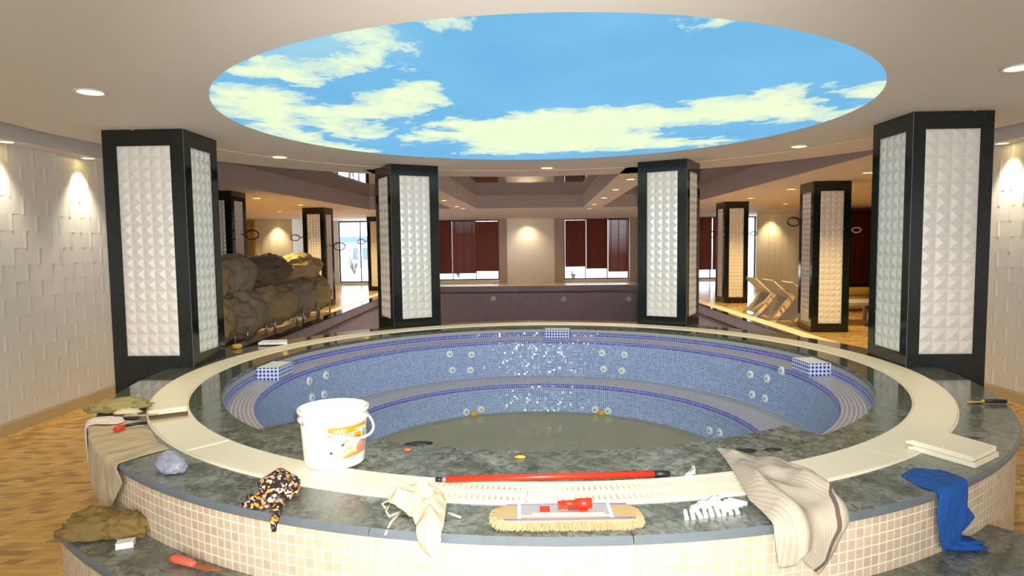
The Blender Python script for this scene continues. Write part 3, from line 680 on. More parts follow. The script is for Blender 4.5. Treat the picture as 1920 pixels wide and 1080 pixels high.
rr_ = SR*np.sqrt(np.linspace(0.0001, 1, nr_)); aa_ = np.linspace(0, 2*np.pi, na_, endpoint=False)
PP = np.stack([(rr_[:, None]*np.sin(aa_)[None]).ravel(), (rr_[:, None]*np.cos(aa_)[None]).ravel()], 1)
den = np.max([sdf(PP, c) for c in CL], 0); den = np.clip(0.5+den/0.75, 0, 1)
hz = np.clip(0.5+sdf(PP, HAZE)/0.7, 0, 1)
mb = MB(); f = []
for i in range(nr_-1):
    for k in range(na_): q = (k+1) % na_; f.append((i*na_+k, i*na_+q, (i+1)*na_+q, (i+1)*na_+k))
ZP = ZT+0.002
f.append(tuple(range(na_-1, -1, -1)))
mb.add([(SX+x, SY+y, ZP) for x, y in PP], f, 0, smooth=True)
t = NT('printed_sky'); at = t.n('ShaderNodeAttribute', _attribute_name='cloud'); ah = t.n('ShaderNodeAttribute', _attribute_name='haze')
pv = t.vmath('MULTIPLY', t.obj(), (1.3, 1.0, 1.0))
nz = t.noise(2.6, 8, pv, 0.68, 0.4); nz2 = t.noise(0.8, 4, pv, 0.5)
val = t.math('ADD', at.outputs[2], t.math('MULTIPLY', t.math('SUBTRACT', nz, 0.5), 1.7))
cf = t.ramp(val, [(0.40, (0, 0, 0)), (0.50, (0.55, 0.55, 0.55)), (0.75, (1, 1, 1))])
blue = t.mix(nz2, srgb(84, 164, 214), srgb(124, 196, 238))
blue = t.mix(t.math('MULTIPLY', ah.outputs[2], t.math('ADD', 0.35, t.math('MULTIPLY', nz, 0.7)), True), blue, srgb(190, 226, 226))
colr = t.mix(cf, blue, t.mix(nz, srgb(214, 240, 208), srgb(244, 252, 206)))
t.set(Base_Color=(0.02, 0.02, 0.02), Roughness=0.7, Emission_Color=colr, Emission_Strength=SKY_E); M['sky'] = t.m
sky = thing('ceiling_light_panel', 'huge round backlit ceiling panel printed with blue sky and clouds', 'light panel', (SX, SY, ZP))
so_ = mb.build('printed_sheet', [M['sky']], sky); a_ = so_.data.attributes.new('cloud', 'FLOAT', 'POINT'); a_.data.foreach_set('value', den.astype(np.float32))
a_ = so_.data.attributes.new('haze', 'FLOAT', 'POINT'); a_.data.foreach_set('value', hz.astype(np.float32))
MB().lathe([(SR-0.003, ZT-0.0004), (SR+0.012, ZT-0.0004)][::-1], 160, (SX, SY, 0)).build('edge_trim', [M['ceiling']], sky)

# ------------------------------------------------------------------ downlights
dr_ = MB().lathe([(0.075, 0.0), (0.092, 0.0), (0.095, -0.006), (0.088, -0.012), (0.074, -0.008), (0.072, 0.0)], 24).mesh('trim_ring', M['frame_white'])
db_ = MB().lathe([(0.001, -0.006), (0.074, -0.006)], 24).mesh('bulb', M['bulb'])
dby = MB().lathe([(0.001, -0.006), (0.074, -0.006)], 24).mesh('bulb', M['bulb_y'])
def downlight(x, y, z, label, w=1.0, warm=(1.0, 0.76, 0.46), yellow=False, s=1.0, size=120):
    t_ = thing('downlight', label, 'downlight', (x, y, z), 'lit downlights')
    sm = Matrix.Scale(s, 4)
    inst(dr_, 'trim_ring', t_, sm); inst(dby if yellow else db_, 'bulb', t_, sm)
    lamp('lamp', 'SPOT', (0, 0, -0.03), SPOT_W*w, warm, t_, spot_size=R(size), spot_blend=0.9, shadow_soft_size=0.06)
PLT = ZT
downlight(-2.70, 4.18, ZT, 'large lit downlight in the round ceiling left of the sky panel, before the left pillar', 1.0)
downlight(3.03, 3.86, ZT, 'lit downlight cut by the right picture edge, right of the sky panel', 1.0)
downlight(-2.607, 7.277, ZT, 'lit downlight in the round ceiling between the two left pillars', 1.0, yellow=True)
downlight(0.486, 8.62, ZT, 'lit downlight in the round ceiling straight behind the sky panel', 1.0, yellow=True)
downlight(3.107, 6.941, ZT, 'lit downlight in the round ceiling between the two right pillars', 1.0, yellow=True)
k_ = 0.894
for (x, y, lb_) in ((6.039, 10.856, 'lit downlight just left of the nearest right pillar, above the stacked loungers'), (6.175, 14.122, 'small lit downlight over the right walkway, left above the middle right pillar'), (6.336, 16.929, 'small lit downlight above the slim back right pillar'),
                    (8.432, 19.678, 'tiny lit downlight in the back right corner ceiling, the nearer one'), (-5.893, 14.867, 'small lit downlight over the left walkway, right of the pillar behind the pile'),
                    (-5.761, 17.531, 'small lit downlight over the left walkway, left of the second left pillar'), (-7.419, 20.576, 'tiny lit downlight deep in the left walkway ceiling'), (-5.487, 23.757, 'tiny lit downlight over the glass door on the left')):
    downlight(x*k_, y*k_, ZT, lb_, 5.0, (1.0, 0.72, 0.30), yellow=True)
ords = ['nearest', 'second', 'third', 'fourth', 'farthest']
for i, (x, y) in enumerate(((-1.53, 14.7), (-1.44, 17.1), (-1.36, 18.1))): downlight(x, y if i < 2 else 18.15, ZT, '%s lit downlight on the left ceiling beam over the pool' % ['nearest', 'middle', 'farthest'][i], 5, yellow=True, s=0.85)
for i, (x, y) in enumerate(((1.92, 10.3), (2.0, 12.25), (2.1, 14.45), (2.2, 16.9), (2.32, 18.9))): downlight(x, y, ZT, '%s of five lit downlights along the right ceiling beam over the pool' % ords[i], 5, yellow=True, s=0.85)
downlight(0.66, 25.6, ZT, 'tiny lit downlight over the pale wall panel between the far windows', 1.6, yellow=True)
wl3 = lambda x, y, z, lb_, w=0.6: downlight(x, y, z, lb_, w, (1.0, 0.86, 0.66), s=0.7, size=80)
wl3(-4.29, 6.55, 2.53, 'lit downlight in the wall bulkhead left of the left pillar, washing the white tiles', 1.3)
wl3(-4.29, 5.50, 2.53, 'lit downlight in the wall bulkhead at the left picture edge', 0.7)
wl3(4.79, 6.28, 2.53, 'lit downlight in the wall bulkhead at the right picture edge, washing the tiles', 1.3)
downlight(-8.65, 23.42, ZT, 'tiny lit downlight washing the tiled bay at the back left', 2.2, (1.0, 0.74, 0.36), yellow=True, s=0.8, size=90)
downlight(9.2, 22.40, ZT, 'tiny lit downlight washing the tiled bay at the back right', 2.2, (1.0, 0.74, 0.36), yellow=True, s=0.8, size=90)

# ------------------------------------------------------------------ cloth helper
def inpoly(P, poly): return sdf(P, poly) > 0
def drape(name, poly, mat, amp, freq, seed, lift=0.004, thick=0.004, res=0.007, fold=None, ridge=1.0, zt=ZD, rd=RD, floor_a=None):
    """poly in (degrees, a): a is the radius on the deck, past the edge it runs down the tiled face"""
    rad = [(R(t_)*rd, a) for t_, a in poly]; q = np.array(rad); lo = q.min(0)-res; hi = q.max(0)+res
    nx, ny = int((hi[0]-lo[0])/res)+1, int((hi[1]-lo[1])/res)+1
    cc = np.array([(lo[0]+(i+.5)*res, lo[1]+(j+.5)*res) for j in range(ny) for i in range(nx)]); ins = inpoly(cc, rad).reshape(ny, nx)
    idx = {}; vs = []; f = []; cnt = {}
    for j in range(ny):
        for i in range(nx):
            if ins[j, i]:
                qd = []
                for (a, b) in ((i, j), (i+1, j), (i+1, j+1), (i, j+1)):
                    if (a, b) not in idx: idx[(a, b)] = len(vs); vs.append((lo[0]+a*res, lo[1]+b*res))
                    qd.append(idx[(a, b)]); cnt[idx[(a, b)]] = cnt.get(idx[(a, b)], 0)+1
                f.append(qd)
    V = np.array(vs); pa = q; pb = np.roll(q, -1, 0)
    for k, c in cnt.items():
        if c < 4:
            best = None
            for p0, p1 in zip(pa, pb):
                d = p1-p0; t_ = min(1, max(0, float((V[k]-p0)@d/(d@d+1e-12)))); w = p0+t_*d; e = float(np.linalg.norm(V[k]-w))
                if best is None or e < best[0]: best = (e, w)
            if best[0] < res*1.6: V[k] = best[1]
    sd = sdf(V, rad); out = []
    rdg = 0.028
    for k, (s_, a) in enumerate(V):
        edge = min(1.0, max(0.0, sd[k])/0.05)
        n1 = noise.noise(Vector((s_*freq, a*freq*0.6, seed))); n2 = noise.noise(Vector((s_*freq*2.3+5, a*freq*1.5, seed+3)))
        fo = (1-abs(n1)*2)*0.6+n2*0.4
        h = lift+amp*max(0.0, 0.35+ridge*fo)*(0.25+0.75*edge)
        if fold: h += fold(s_, a, edge)
        th = s_/rd
        if a <= rd-rdg: r, z, nr2, nz2_ = a, zt, 0.0, 1.0
        elif a <= rd+rdg*0.6:
            u = (a-(rd-rdg))/(1.6*rdg)*math.pi/2; r = rd-rdg*0.6+rdg*0.6*math.sin(u)+0.006*math.sin(u); z = zt-rdg*0.6+rdg*0.6*math.cos(u); nr2, nz2_ = math.sin(u), math.cos(u)
        else: r, z, nr2, nz2_ = rd+0.006, zt-(a-rd), 1.0, 0.0
        r += h*nr2; z += h*nz2_
        out.append((CX+r*math.sin(th), CY-r*math.cos(th), z))
    mb = MB().add(out, f, 0, [(float(a), float(b)) for a, b in V], True)
    o = mb.build(name, [mat]); md = o.modifiers.new('thickness', 'SOLIDIFY'); md.thickness = thick; md.offset = 1
    md = o.modifiers.new('smooth', 'SUBSURF'); md.levels = 1; md.render_levels = 1
    return o
def lump(mb, c, rad, seed, amp=0.25, freq=2.2, sub=4, flat=0.0, sq=1.0, mi=0, rz=0.0, crease=0.0):
    bm = bmesh.new(); bmesh.ops.create_icosphere(bm, subdivisions=sub, radius=1.0); v = []
    for p in bm.verts:
        d = p.co.normalized(); q = Vector([math.copysign(abs(x)**sq, x) for x in d]); q = q/max(abs(q.x), abs(q.y), abs(q.z))*(max(abs(d.x), abs(d.y), abs(d.z))**0.3) if sq < 1 else d
        n_ = noise.fractal(d*freq+Vector((seed, seed*1.7, -seed)), 0.8, 2.1, 4)
        n3 = 1-2*abs(noise.noise(d*freq*1.6+Vector((seed*2, 3, seed))))
        s_ = 1+amp*n_+crease*n3
        w = Vector((q.x*rad[0]*s_, q.y*rad[1]*s_, q.z*rad[2]*s_))
        if rz: w.rotate(Matrix.Rotation(rz, 3, 'Z'))
        w += Vector(c)
        if w.z < flat: w.z = flat+(w.z-flat)*0.03
        v.append(w)
    mb.add(v, [[q.index for q in f.verts] for f in bm.faces], mi, smooth=True); bm.free(); return mb

# ------------------------------------------------------------------ bucket
BX, BY, BZ = -0.872, 3.035, ZD+0.008
bk = thing('bucket', 'white plastic bucket with orange pastry label standing on the grating', 'bucket', (BX, BY, BZ))
H_ = 0.268
def br(z): return 0.142+(0.160-0.142)*z/H_
MB().lathe([(0.001, 0.004), (0.134, 0.004), (0.140, 0.0), (0.142, 0.006), (br(.2), .2), (br(.212), .212), (0.166, .214), (0.168, .222), (br(.228)+.002, .228), (br(.25), .25), (0.168, 0.252), (0.170, 0.266), (0.164, 0.268), (0.154, 0.262), (0.138, 0.02), (0.001, 0.016)], 64, (BX, BY, BZ)).build('body', [M['bucket']], bk)
# printed label: curved patch with its colours per vertex
nu, nv = 90, 96; lv = []; lf = []; lc = []; A0, A1 = R(6), R(86)
def labcol(u, v):   # u 0..1 left to right, v 0..1 bottom to top
    w = (246, 238, 220)
    nn = noise.noise(Vector((u*5, v*6, 2.0)))
    def ell(cx, cy, rx, ry, an=0):
        c, s_ = math.cos(an), math.sin(an); x, y = u-cx, v-cy; return ((x*c+y*s_)/rx)**2+((-x*s_+y*c)/ry)**2
    top = 0.70+0.13*u
    if v > top+0.03: 
        col = (240, 138, 40)
        if ell(.22, .84, .17, .09, .3) < 1 and math.sin(u*70+v*34+nn*4) > -.1: col = (252, 236, 206)
        if .60 < u < .97 and .845 < v < .895: col = (250, 232, 206) if math.sin(u*95) > -0.5 else (206, 150, 110)
        return col
    if v > top: return (250, 244, 226)
    if v > top-0.02 and .35 < u < .6: return (70, 50, 40)
    col = (246, 236, 214) if nn > -.25 else (238, 214, 176)
    if ell(.68, .66, .13, .13) < 1: col = (236, 150, 40)
    if ell(.68, .60, .12, .06) < 1: col = (176, 86, 36)
    if ell(.40, .58, .20, .055, .8) < 1: col = (196, 150, 104)
    if ell(.30, .47, .05, .03, .8) < 1: col = (70, 60, 64)
    if ell(.50, .45, .15, .12) < 1: col = (250, 240, 214)
    if ell(.46, .36, .13, .05, -.2) < 1: col = (232, 178, 92)
    if ell(.18, .34, .15, .13) < 1: col = (252, 250, 238)
    if ell(.05, .27, .035, .04) < 1 or ell(.33, .26, .03, .02) < 1: col = (52, 48, 52)
    if ell(.2, .2, .17, .07, .1) < 1: col = (196, 214, 150)
    if ell(.9, .65, .06, .2) < 1: col = (150, 170, 110)
    if ell(.86, .33, .24, .20, .7) < 1: col = (214, 150, 120) if nn > 0 else (196, 132, 104)
    if ell(.52, .17, .16, .06, .1) < 1: col = (232, 150, 66)
    if v < 0.10+0.10*u and u > .3: col = (232, 128, 70)
    if v < 0.03+0.10*u: col = (246, 240, 226)
    return col
for j in range(nv+1):
    for i in range(nu+1):
        u, v_ = i/nu, j/nv; a = A0+(A1-A0)*u; z = 0.038+0.165*v_; r = br(z)+0.0012
        lv.append((BX+r*math.sin(a), BY-r*math.cos(a), BZ+z)); lc.append(srgb(*labcol(u, v_)))
for j in range(nv):
    for i in range(nu): k = j*(nu+1)+i; lf.append((k, k+1, k+nu+2, k+nu+1))
t = NT('printed_label'); at = t.n('ShaderNodeAttribute', _attribute_name='print'); t.set(Base_Color=at.outputs[0], Roughness=0.4); M['label'] = t.m
lo_ = MB().add(lv, lf, 0, smooth=True).build('label', [M['label']], bk, label='orange printed label with pastry picture'); a_ = lo_.data.color_attributes.new('print', 'FLOAT_COLOR', 'POINT')
a_.data.foreach_set('color', np.array([(*c, 1) for c in lc], np.float32).ravel())
hd = []
for k in range(25):
    w = k/24*math.pi; x0 = -0.168*math.cos(w); s_ = math.sin(w)
    p = Vector((x0, -0.205*s_, 0.225-0.075*s_)); p.rotate(Matrix.Rotation(R(58), 3, 'Z')); hd.append(p+Vector((BX, BY, BZ)))
MB().tube(hd, 0.0065, 10).build('handle', [M['bucket']], bk)
for sg in (0, 24): 
    p = hd[sg]; MB().tube([p+(Vector((BX, BY, p.z))-p)*0.10, p-(Vector((BX, BY, p.z))-p)*0.05], 0.016, 12).build('handle_boss', [M['bucket']], bk)

# ------------------------------------------------------------------ mop pole and mop head
A = Vector((-0.345, 2.722, ZD+0.024)); B = Vector((0.695, 2.783, ZD+0.016)); dv = (B-A).normalized(); Ln = (B-A).length
pole = thing('mop_handle', 'long red mop handle with black ends lying on the granite by the grating', 'mop handle', tuple((A+B)/2))
MB().tube([A+dv*0.045, B-dv*0.07], 0.0145, 16).build('tube', [M['red']], pole)
MB().tube([A+dv*0.028, A+dv*0.047], 0.013, 14).build('ferrule', [M['steel']], pole)
MB().tube([A, A+dv*0.030], [0.010, 0.0125], 14).build('tip', [M['black']], pole)
MB().tube([B-dv*0.072, B-dv*0.03, B], [0.0155, 0.0155, 0.011], 14).build('grip', [M['black']], pole)
MX, MY = 0.195, 2.345
mop = thing('dust_mop', 'flat dust mop head with beige cotton fringe and red swivel joint', 'mop', (MX, MY, ZD))
z = ZD+0.012
def pad_outline(hx, hy, n=14, rr=0.05):
    pts = []
    for cx_, cy_, s0 in ((hx-rr, hy-rr, 0), (-hx+rr, hy-rr, 90), (-hx+rr, -hy+rr, 180), (hx-rr, -hy+rr, 270)):
        for k in range(n//2+1): a = R(s0+k*90/(n//2)); pts.append((MX+cx_+rr*math.cos(a), MY+cy_+rr*math.sin(a)))
    return pts
MB().prism(pad_outline(0.262, 0.072), ZD+0.022, ZD+0.034).build('canvas_backing', [M['canvas']], mop)
fr = MB(); rnd = random.Random(3); po = pad_outline(0.264, 0.074, 14)
per = [math.dist(po[i], po[(i+1) % len(po)]) for i in range(len(po))]; tot = sum(per)
for k in range(900):
    s_ = rnd.uniform(0, tot); i = 0
    while s_ > per[i]: s_ -= per[i]; i = (i+1) % len(po)
    a, b = Vector((*po[i], 0)), Vector((*po[(i+1) % len(po)], 0)); p = a+(b-a)*(s_/per[i]); c = Vector((MX, MY, 0)); d = (p-c); d = Vector((d.x*0.25, d.y*1.0, 0)) if abs(p.x-MX) < 0.23 else Vector((d.x, d.y*2, 0)); d.normalize()
    L = rnd.uniform(0.016, 0.030); h0 = rnd.uniform(0.012, 0.033); sd_ = Vector((-d.y, d.x, 0))*rnd.uniform(-.008, .008)
    p0 = p-d*0.012+Vector((0, 0, ZD+h0)); p1 = p+d*L*0.6+sd_+Vector((0, 0, ZD+h0*0.85)); p2 = p+d*L+sd_*2+Vector((0, 0, ZD+0.003+h0*0.2))
    fr.tube([p0, p1, p2], [0.0035, 0.003, 0.002], 4, caps=False)
fr.prism(pad_outline(0.268, 0.078), ZD+0.002, ZD+0.021)
fr.build('cotton_fringe', [M['fringe']], mop, kind='stuff')
MB().box((MX-0.175, MY-0.036, ZD+0.034), (MX+0.165, MY+0.062, ZD+0.039)).box((MX-0.13, MY-0.034, ZD+0.039), (MX+0.14, MY-0.026, ZD+0.046)).build('metal_plate', [M['zinc']], mop)
for x in (MX-0.178, MX+0.166): MB().box((x-0.006, MY-0.05, ZD+0.034), (x+0.006, MY+0.066, ZD+0.041)).build('pocket_hem', [M['white_pl']], mop)
MB().tube([(MX-0.235, MY-0.066, ZD+0.036), (MX-0.1, MY-0.070, ZD+0.037), (MX+0.1, MY-0.066, ZD+0.037), (MX+0.25, MY-0.060, ZD+0.036)], 0.003, 6).build('piping', [M['purple']], mop)
MB().tube([(MX-0.225, MY+0.068, ZD+0.036), (MX+0.24, MY+0.068, ZD+0.036)], 0.003, 6).build('piping', [M['purple']], mop)
MB().box((MX-0.10, MY-0.016, ZD+0.039), (MX-0.062, MY+0.022, ZD+0.050)).build('clip', [M['red']], mop)
MB().box((MX+0.045, MY-0.018, ZD+0.039), (MX+0.08, MY+0.020, ZD+0.050)).build('clip', [M['red']], mop)
MB().box((MX-0.02, MY-0.016, ZD+0.039), (MX+0.045, MY+0.022, ZD+0.046)).build('hinge_plate', [M['steel']], mop)
MB().box((MX-0.03, MY-0.006, ZD+0.046), (MX+0.006, MY+0.030, ZD+0.066)).tube([(MX-0.018, MY+0.012, ZD+0.060), (MX+0.045, MY+0.012, ZD+0.062)], 0.014, 14).tube([(MX+0.040, MY+0.012, ZD+0.062), (MX+0.098, MY+0.010, ZD+0.064)], [0.019, 0.0195], 16).build('swivel_joint', [M['red']], mop)

# ------------------------------------------------------------------ cloths
def towel_fold(s_, a, e):
    u = s_-R(17)*RD; return e*(0.045*math.exp(-((u+0.10+(a-2.8)*0.18)/0.045)**2)+0.055*math.exp(-((u-0.07)/0.06)**2)*max(0, min(1, (a-2.75)/0.3))+0.02)
TW = [(18.29,2.448),(18.96,2.493),(19.9,2.683),(21.5,2.773),(21.8,2.934),(20.6,3.068),(18.3,3.241),(17.45,3.309),(17.04,3.368),(16.41,3.414),(15.79,3.45),(15.14,3.418),(14.1,3.36),(13.9,3.398),(12.7,3.40),(12.3,3.268),(12.7,3.171),(13.1,3.048),(14.35,2.893),(15.87,2.716),(17.06,2.584)]
tag(drape('towel', TW, M['towel'], 0.026, 7.0, 4.2, 0.016, 0.005, 0.008, towel_fold), 'beige grey striped towel with one brown stripe draped over grating and tiled front', 'towel')
BL = [(28.6,3.069),(30.2,3.052),(31.3,3.046),(32.67,3.12),(32.6,3.192),(31.6,3.261),(31.7,3.354),(33.0,3.42),(32.1,3.443),(30.9,3.461),(30.9,3.499),(28.3,3.505),(27.75,3.422),(27.35,3.326),(27.65,3.241),(27.62,3.171)]
tag(drape('blue_cloth', BL, M['blue_cl'], 0.016, 11, 8.1, 0.003, 0.005, 0.007), 'deep blue cloth hanging over the right front edge down to the step', 'cloth')
bt = MB(); lump(bt, (1.885, 2.672, ZS+0.018), (0.12, 0.055, 0.024), 2.2, 0.25, 2.6, 4, ZS+0.003, rz=R(-14), crease=0.12)
bt_o = bt.build('cloth_end', [M['blue_cl']], None)
bc = [o for o in C.objects if o.name == 'blue_cloth'][0]; bt_o.parent = bc
CR = [(-14.2,3.05),(-14.9,2.988),(-13.83,2.932),(-12.57,2.848),(-10.85,2.90),(-9.84,3.0),(-9.0,3.213),(-8.9,3.269),(-9.44,3.33),(-10.13,3.30),(-10.8,3.228),(-11.6,3.16),(-13.0,3.09)]
cr = tag(drape('rag', CR, M['cream_cl'], 0.045, 13, 1.3, 0.010, 0.004, 0.006, lambda s_, a, e: e*0.03), 'crumpled cream rag hanging over the front edge left of the dust mop', 'rag')
for pts in ([(-14.1, 3.045, .012), (-14.0, 3.10, .004), (-13.4, 3.14, .004), (-12.9, 3.10, .006)], [(-9.3, 3.09, .012), (-8.3, 3.11, .006)], [(-12.8, 3.10, .01), (-12.9, 3.19, .004), (-12.75, 3.26, -.01)], [(-14.3, 3.0, .014), (-14.9, 3.04, .004), (-14.3, 3.07, .004)]):
    MB().tube([pol(r_, d_, ZD+h_) for d_, r_, h_ in pts], 0.0045, 6).build('frayed_strip', [M['cream_cl']], cr)
def dust_fold(s_, a, e): return 0.0
DS = [(-59.6,3.20),(-59.0,3.14),(-56.85,3.005),(-53,2.985),(-50.88,2.975),(-46,3.0),(-43.0,2.992),(-42.6,3.133),(-42.0,3.234),(-40.4,3.317),(-42.6,3.43),(-44.0,3.50),(-44.57,3.526),(-46.59,3.546),(-48,3.53),(-51,3.54),(-55,3.52),(-58,3.50),(-60,3.47)]
tag(drape('dust_sheet', DS, M['dust_cl'], 0.014, 9, 6.6, 0.003, 0.003, 0.009), 'dusty beige sheet spread over the left deck edge and hanging down', 'sheet')
wr_ = [(-59.8,3.16),(-58.6,3.09),(-56.2,3.08),(-55.6,3.12),(-56.3,3.19),(-57.4,3.25),(-57.0,3.36),(-58.0,3.50),(-59.4,3.49),(-60.2,3.3)]
tag(drape('white_rag', wr_, M['white_cl'], 0.012, 14, 9.4, 0.02, 0.004, 0.006), 'pale pink white rag on the dusty sheet at the left deck corner', 'rag')
# patterned scarf
sf = MB(); zf = ZD+0.002
lump(sf, (-0.985, 2.60, ZD+0.045), (0.075, 0.085, 0.055), 1.1, 0.2, 2.0, 4, zf, crease=0.16)
lump(sf, (-1.03, 2.515, ZD+0.022), (0.065, 0.04, 0.03), 3.1, 0.2, 2.0, 4, zf, rz=.5, crease=0.14)
lump(sf, (-1.01, 2.68, ZD+0.04), (0.04, 0.05, 0.05), 5.1, 0.2, 2.0, 4, zf, crease=0.14)
sf.tube([(-0.945, 2.53, ZD+.03), (-0.935, 2.46, ZD+.028), (-0.925, 2.405, ZD+.02), (-0.918, 2.362, ZD+.004), (-0.914, 2.348, ZD-.03)], [0.02, 0.024, 0.02, 0.017, 0.008], 10)
tag(sf.build('scarf', [M['scarf']]), 'crumpled dark scarf with orange and white pattern on the front granite', 'scarf')
# white grating bits
rnd = random.Random(11)
stk = MB().box((-0.036, -0.0075, 0), (0.036, 0.0075, 0.009)).box((-0.036, -0.0045, 0.009), (0.036, 0.0045, 0.014)).mesh('grate_clip', M['white_pl'])
spots = []
for k in range(9): spots.append((0.655+0.026*k, 2.370+0.006*k, 0.0, 80+rnd.uniform(-8, 8)))
for k in range(6): spots.append((0.70+0.018*k, 2.395+0.018*k, 0.016, 40+rnd.uniform(-18, 18)))
for k in range(5): spots.append((0.80+0.02*k, 2.40+0.012*k, 0.016, -40+rnd.uniform(-20, 20)))
for k in range(4): spots.append((0.775+0.02*k, 2.47+0.012*k, 0.0 if k < 2 else 0.016, 60+rnd.uniform(-25, 25)))
for k in range(3): spots.append((0.79+0.012*k, 2.79+0.018*k, 0.008, 50+k*12))
for i, (x, y, h, a) in enumerate(spots):
    o = bpy.data.objects.new('grate_clip', stk); C.objects.link(o); o.location = (x, y, ZD+0.001+h); o.rotation_euler = (0, 0, R(a))
    on_gr = i >= len(spots)-3
    tag(o, 'small white plastic grating clip lying apart on the grating beside the towel tip' if on_gr else 'small white plastic grating clip in the heap between mop and towel', 'clip', 'loose grating clips' if on_gr else 'heap of grating clips')
# white slabs on the right
for i, (dz, off, lb_) in enumerate(((0.001, (0, 0), 'lower white grating panel of the pair on the right deck'), (0.0285, (-0.008, 0.006), 'upper white grating panel of the pair on the right deck'))):
    q = [Vector((2.105, 2.842)), Vector((2.325, 2.99)), Vector((2.215, 3.30)), Vector((1.985, 3.10))]
    q = [(p.x+off[0], p.y+off[1]) for p in q]
    o = thing('grating_panel', lb_, 'panel', (q[0][0], q[0][1], ZD+dz), 'white panels stacked on the right deck')
    MB().prism(q, ZD+dz, ZD+dz+0.024).build('plate', [M['grate']], o)
    MB().prism([(2*q[3][0]/2-0.02, q[3][1]+0.01), (q[3][0]+0.0, q[3][1]), (q[3][0]+0.03, q[3][1]+0.03), (q[3][0]+0.01, q[3][1]+0.045)], ZD+dz+0.004, ZD+dz+0.018).build('lug', [M['grate']], o)
# scraper on the right
sp = thing('scraper', 'dark handled putty scraper lying on the right deck near the pillar', 'scraper', (3.0, 3.97, ZD))
MB().tube([(2.99, 3.985, ZD+.016), (3.04, 3.978, ZD+.018), (3.12, 3.968, ZD+.016)], [0.010, 0.014, 0.012], 10).build('handle', [M['black']], sp)
MB().tube([(2.975, 3.986, ZD+.015), (2.992, 3.985, ZD+.016)], 0.0105, 10).build('ferrule', [M['yellow_bit']], sp)
MB().prism([(2.978, 3.978), (2.978, 3.994), (2.90, 4.012), (2.885, 3.985), (2.90, 3.968)], ZD+.009, ZD+.012).build('blade', [M['wood_st']], sp)
# left corner clutter
tr = thing('plastic_tray', 'olive crumpled plastic sheet at the far left deck corner', 'plastic sheet', (-2.60, 4.08, ZD))
lump(MB(), (-2.55, 4.06, ZD+0.035), (0.16, 0.09, 0.04), 7.7, 0.3, 2.2, 4, ZD+.004, rz=R(20), crease=0.2).build('film', [M['olive']], tr)
MB().tube([(-2.68, 3.98, ZD+.02), (-2.6, 3.99, ZD+.012), (-2.5, 4.05, ZD+.02), (-2.42, 4.10, ZD+.045)], 0.010, 8).build('rolled_edge', [M['olive']], tr)
tag(lump(MB(), (-2.42, 3.93, ZD+0.025), (0.075, 0.045, 0.022), 2.9, 0.25, 2.5, 3, ZD+.012, crease=.15).build('wrapper', [M['wrapper']]), 'printed cream wrapper on the left deck beside the olive plastic', 'wrapper')
tag(lump(MB(), (-2.40, 3.86, ZD+0.014), (0.10, 0.035, 0.013), 4.4, 0.25, 2.5, 3, ZD+.008, rz=-.2, crease=.1).build('wrapper', [M['navy']]), 'dark navy wrapper under the cream one on the left deck', 'wrapper')
tag(MB().box((-2.38, 3.83, ZD+.026), (-2.19, 3.85, ZD+.032), 0, R(6)).build('wooden_stick', [M['wood_st']]), 'flat bare wooden stick on the left deck beside the wrappers', 'stick')
rd_ = thing('red_clamp', 'small red plastic clamp lying on the dusty sheet at left', 'clamp', (-2.235, 3.58, ZD))
lump(MB(), (-2.245, 3.565, ZD+.030), (0.028, 0.04, 0.014), 1.5, 0.2, 2, 3, ZD+.02).build('jaw', [M['red']], rd_)
MB().tube([(-2.24, 3.60, ZD+.03), (-2.20, 3.65, ZD+.03), (-2.15, 3.67, ZD+.028)], 0.009, 8).build('grip', [M['black']], rd_)
tag(lump(MB(), (-1.615, 2.935, ZD+0.035), (0.08, 0.05, 0.05), 6.1, 0.22, 1.4, 4, ZD+.002, crease=.14, rz=-.5).build('plastic_bag', [M['grey_bag']]), 'crumpled grey plastic bag on granite left of the bucket', 'bag')
# items on the step
tag(lump(lump(lump(MB(), (-1.95, 2.88, ZS+0.035), (0.14, 0.08, 0.05), 3.3, 0.3, 2.4, 4, ZS+.003, rz=.3, crease=.18), (-1.80, 2.87, ZS+0.04), (0.10, 0.07, 0.06), 8.3, 0.3, 2.4, 4, ZS+.003, crease=.18), (-2.0, 2.95, ZS+0.04), (0.09, 0.06, 0.055), 5.2, .3, 2.4, 4, ZS+.003, crease=.18).build('sack', [M['sack']]), 'crumpled olive brown sack on the left end of the low step', 'sack')
tag(MB().box((-1.775, 2.735, ZS+.001), (-1.705, 2.785, ZS+.028), 0, R(20)).build('plastic_block', [M['white_pl']]), 'small white block on the low step beside the olive sack', 'block')
kn = thing('trowel', 'coral red handled trowel with rusty blade lying on the low step', 'trowel', (-1.38, 2.57, ZS))
MB().tube([(-1.465, 2.615, ZS+.018), (-1.43, 2.60, ZS+.022), (-1.37, 2.575, ZS+.02), (-1.33, 2.56, ZS+.016)], [0.012, 0.019, 0.017, 0.012], 12).build('handle', [M['coral']], kn)
MB().prism([(-1.335, 2.548), (-1.33, 2.572), (-1.25, 2.545), (-1.20, 2.522), (-1.26, 2.520)], ZS+.010, ZS+.014).build('blade', [M['orange_bl']], kn)
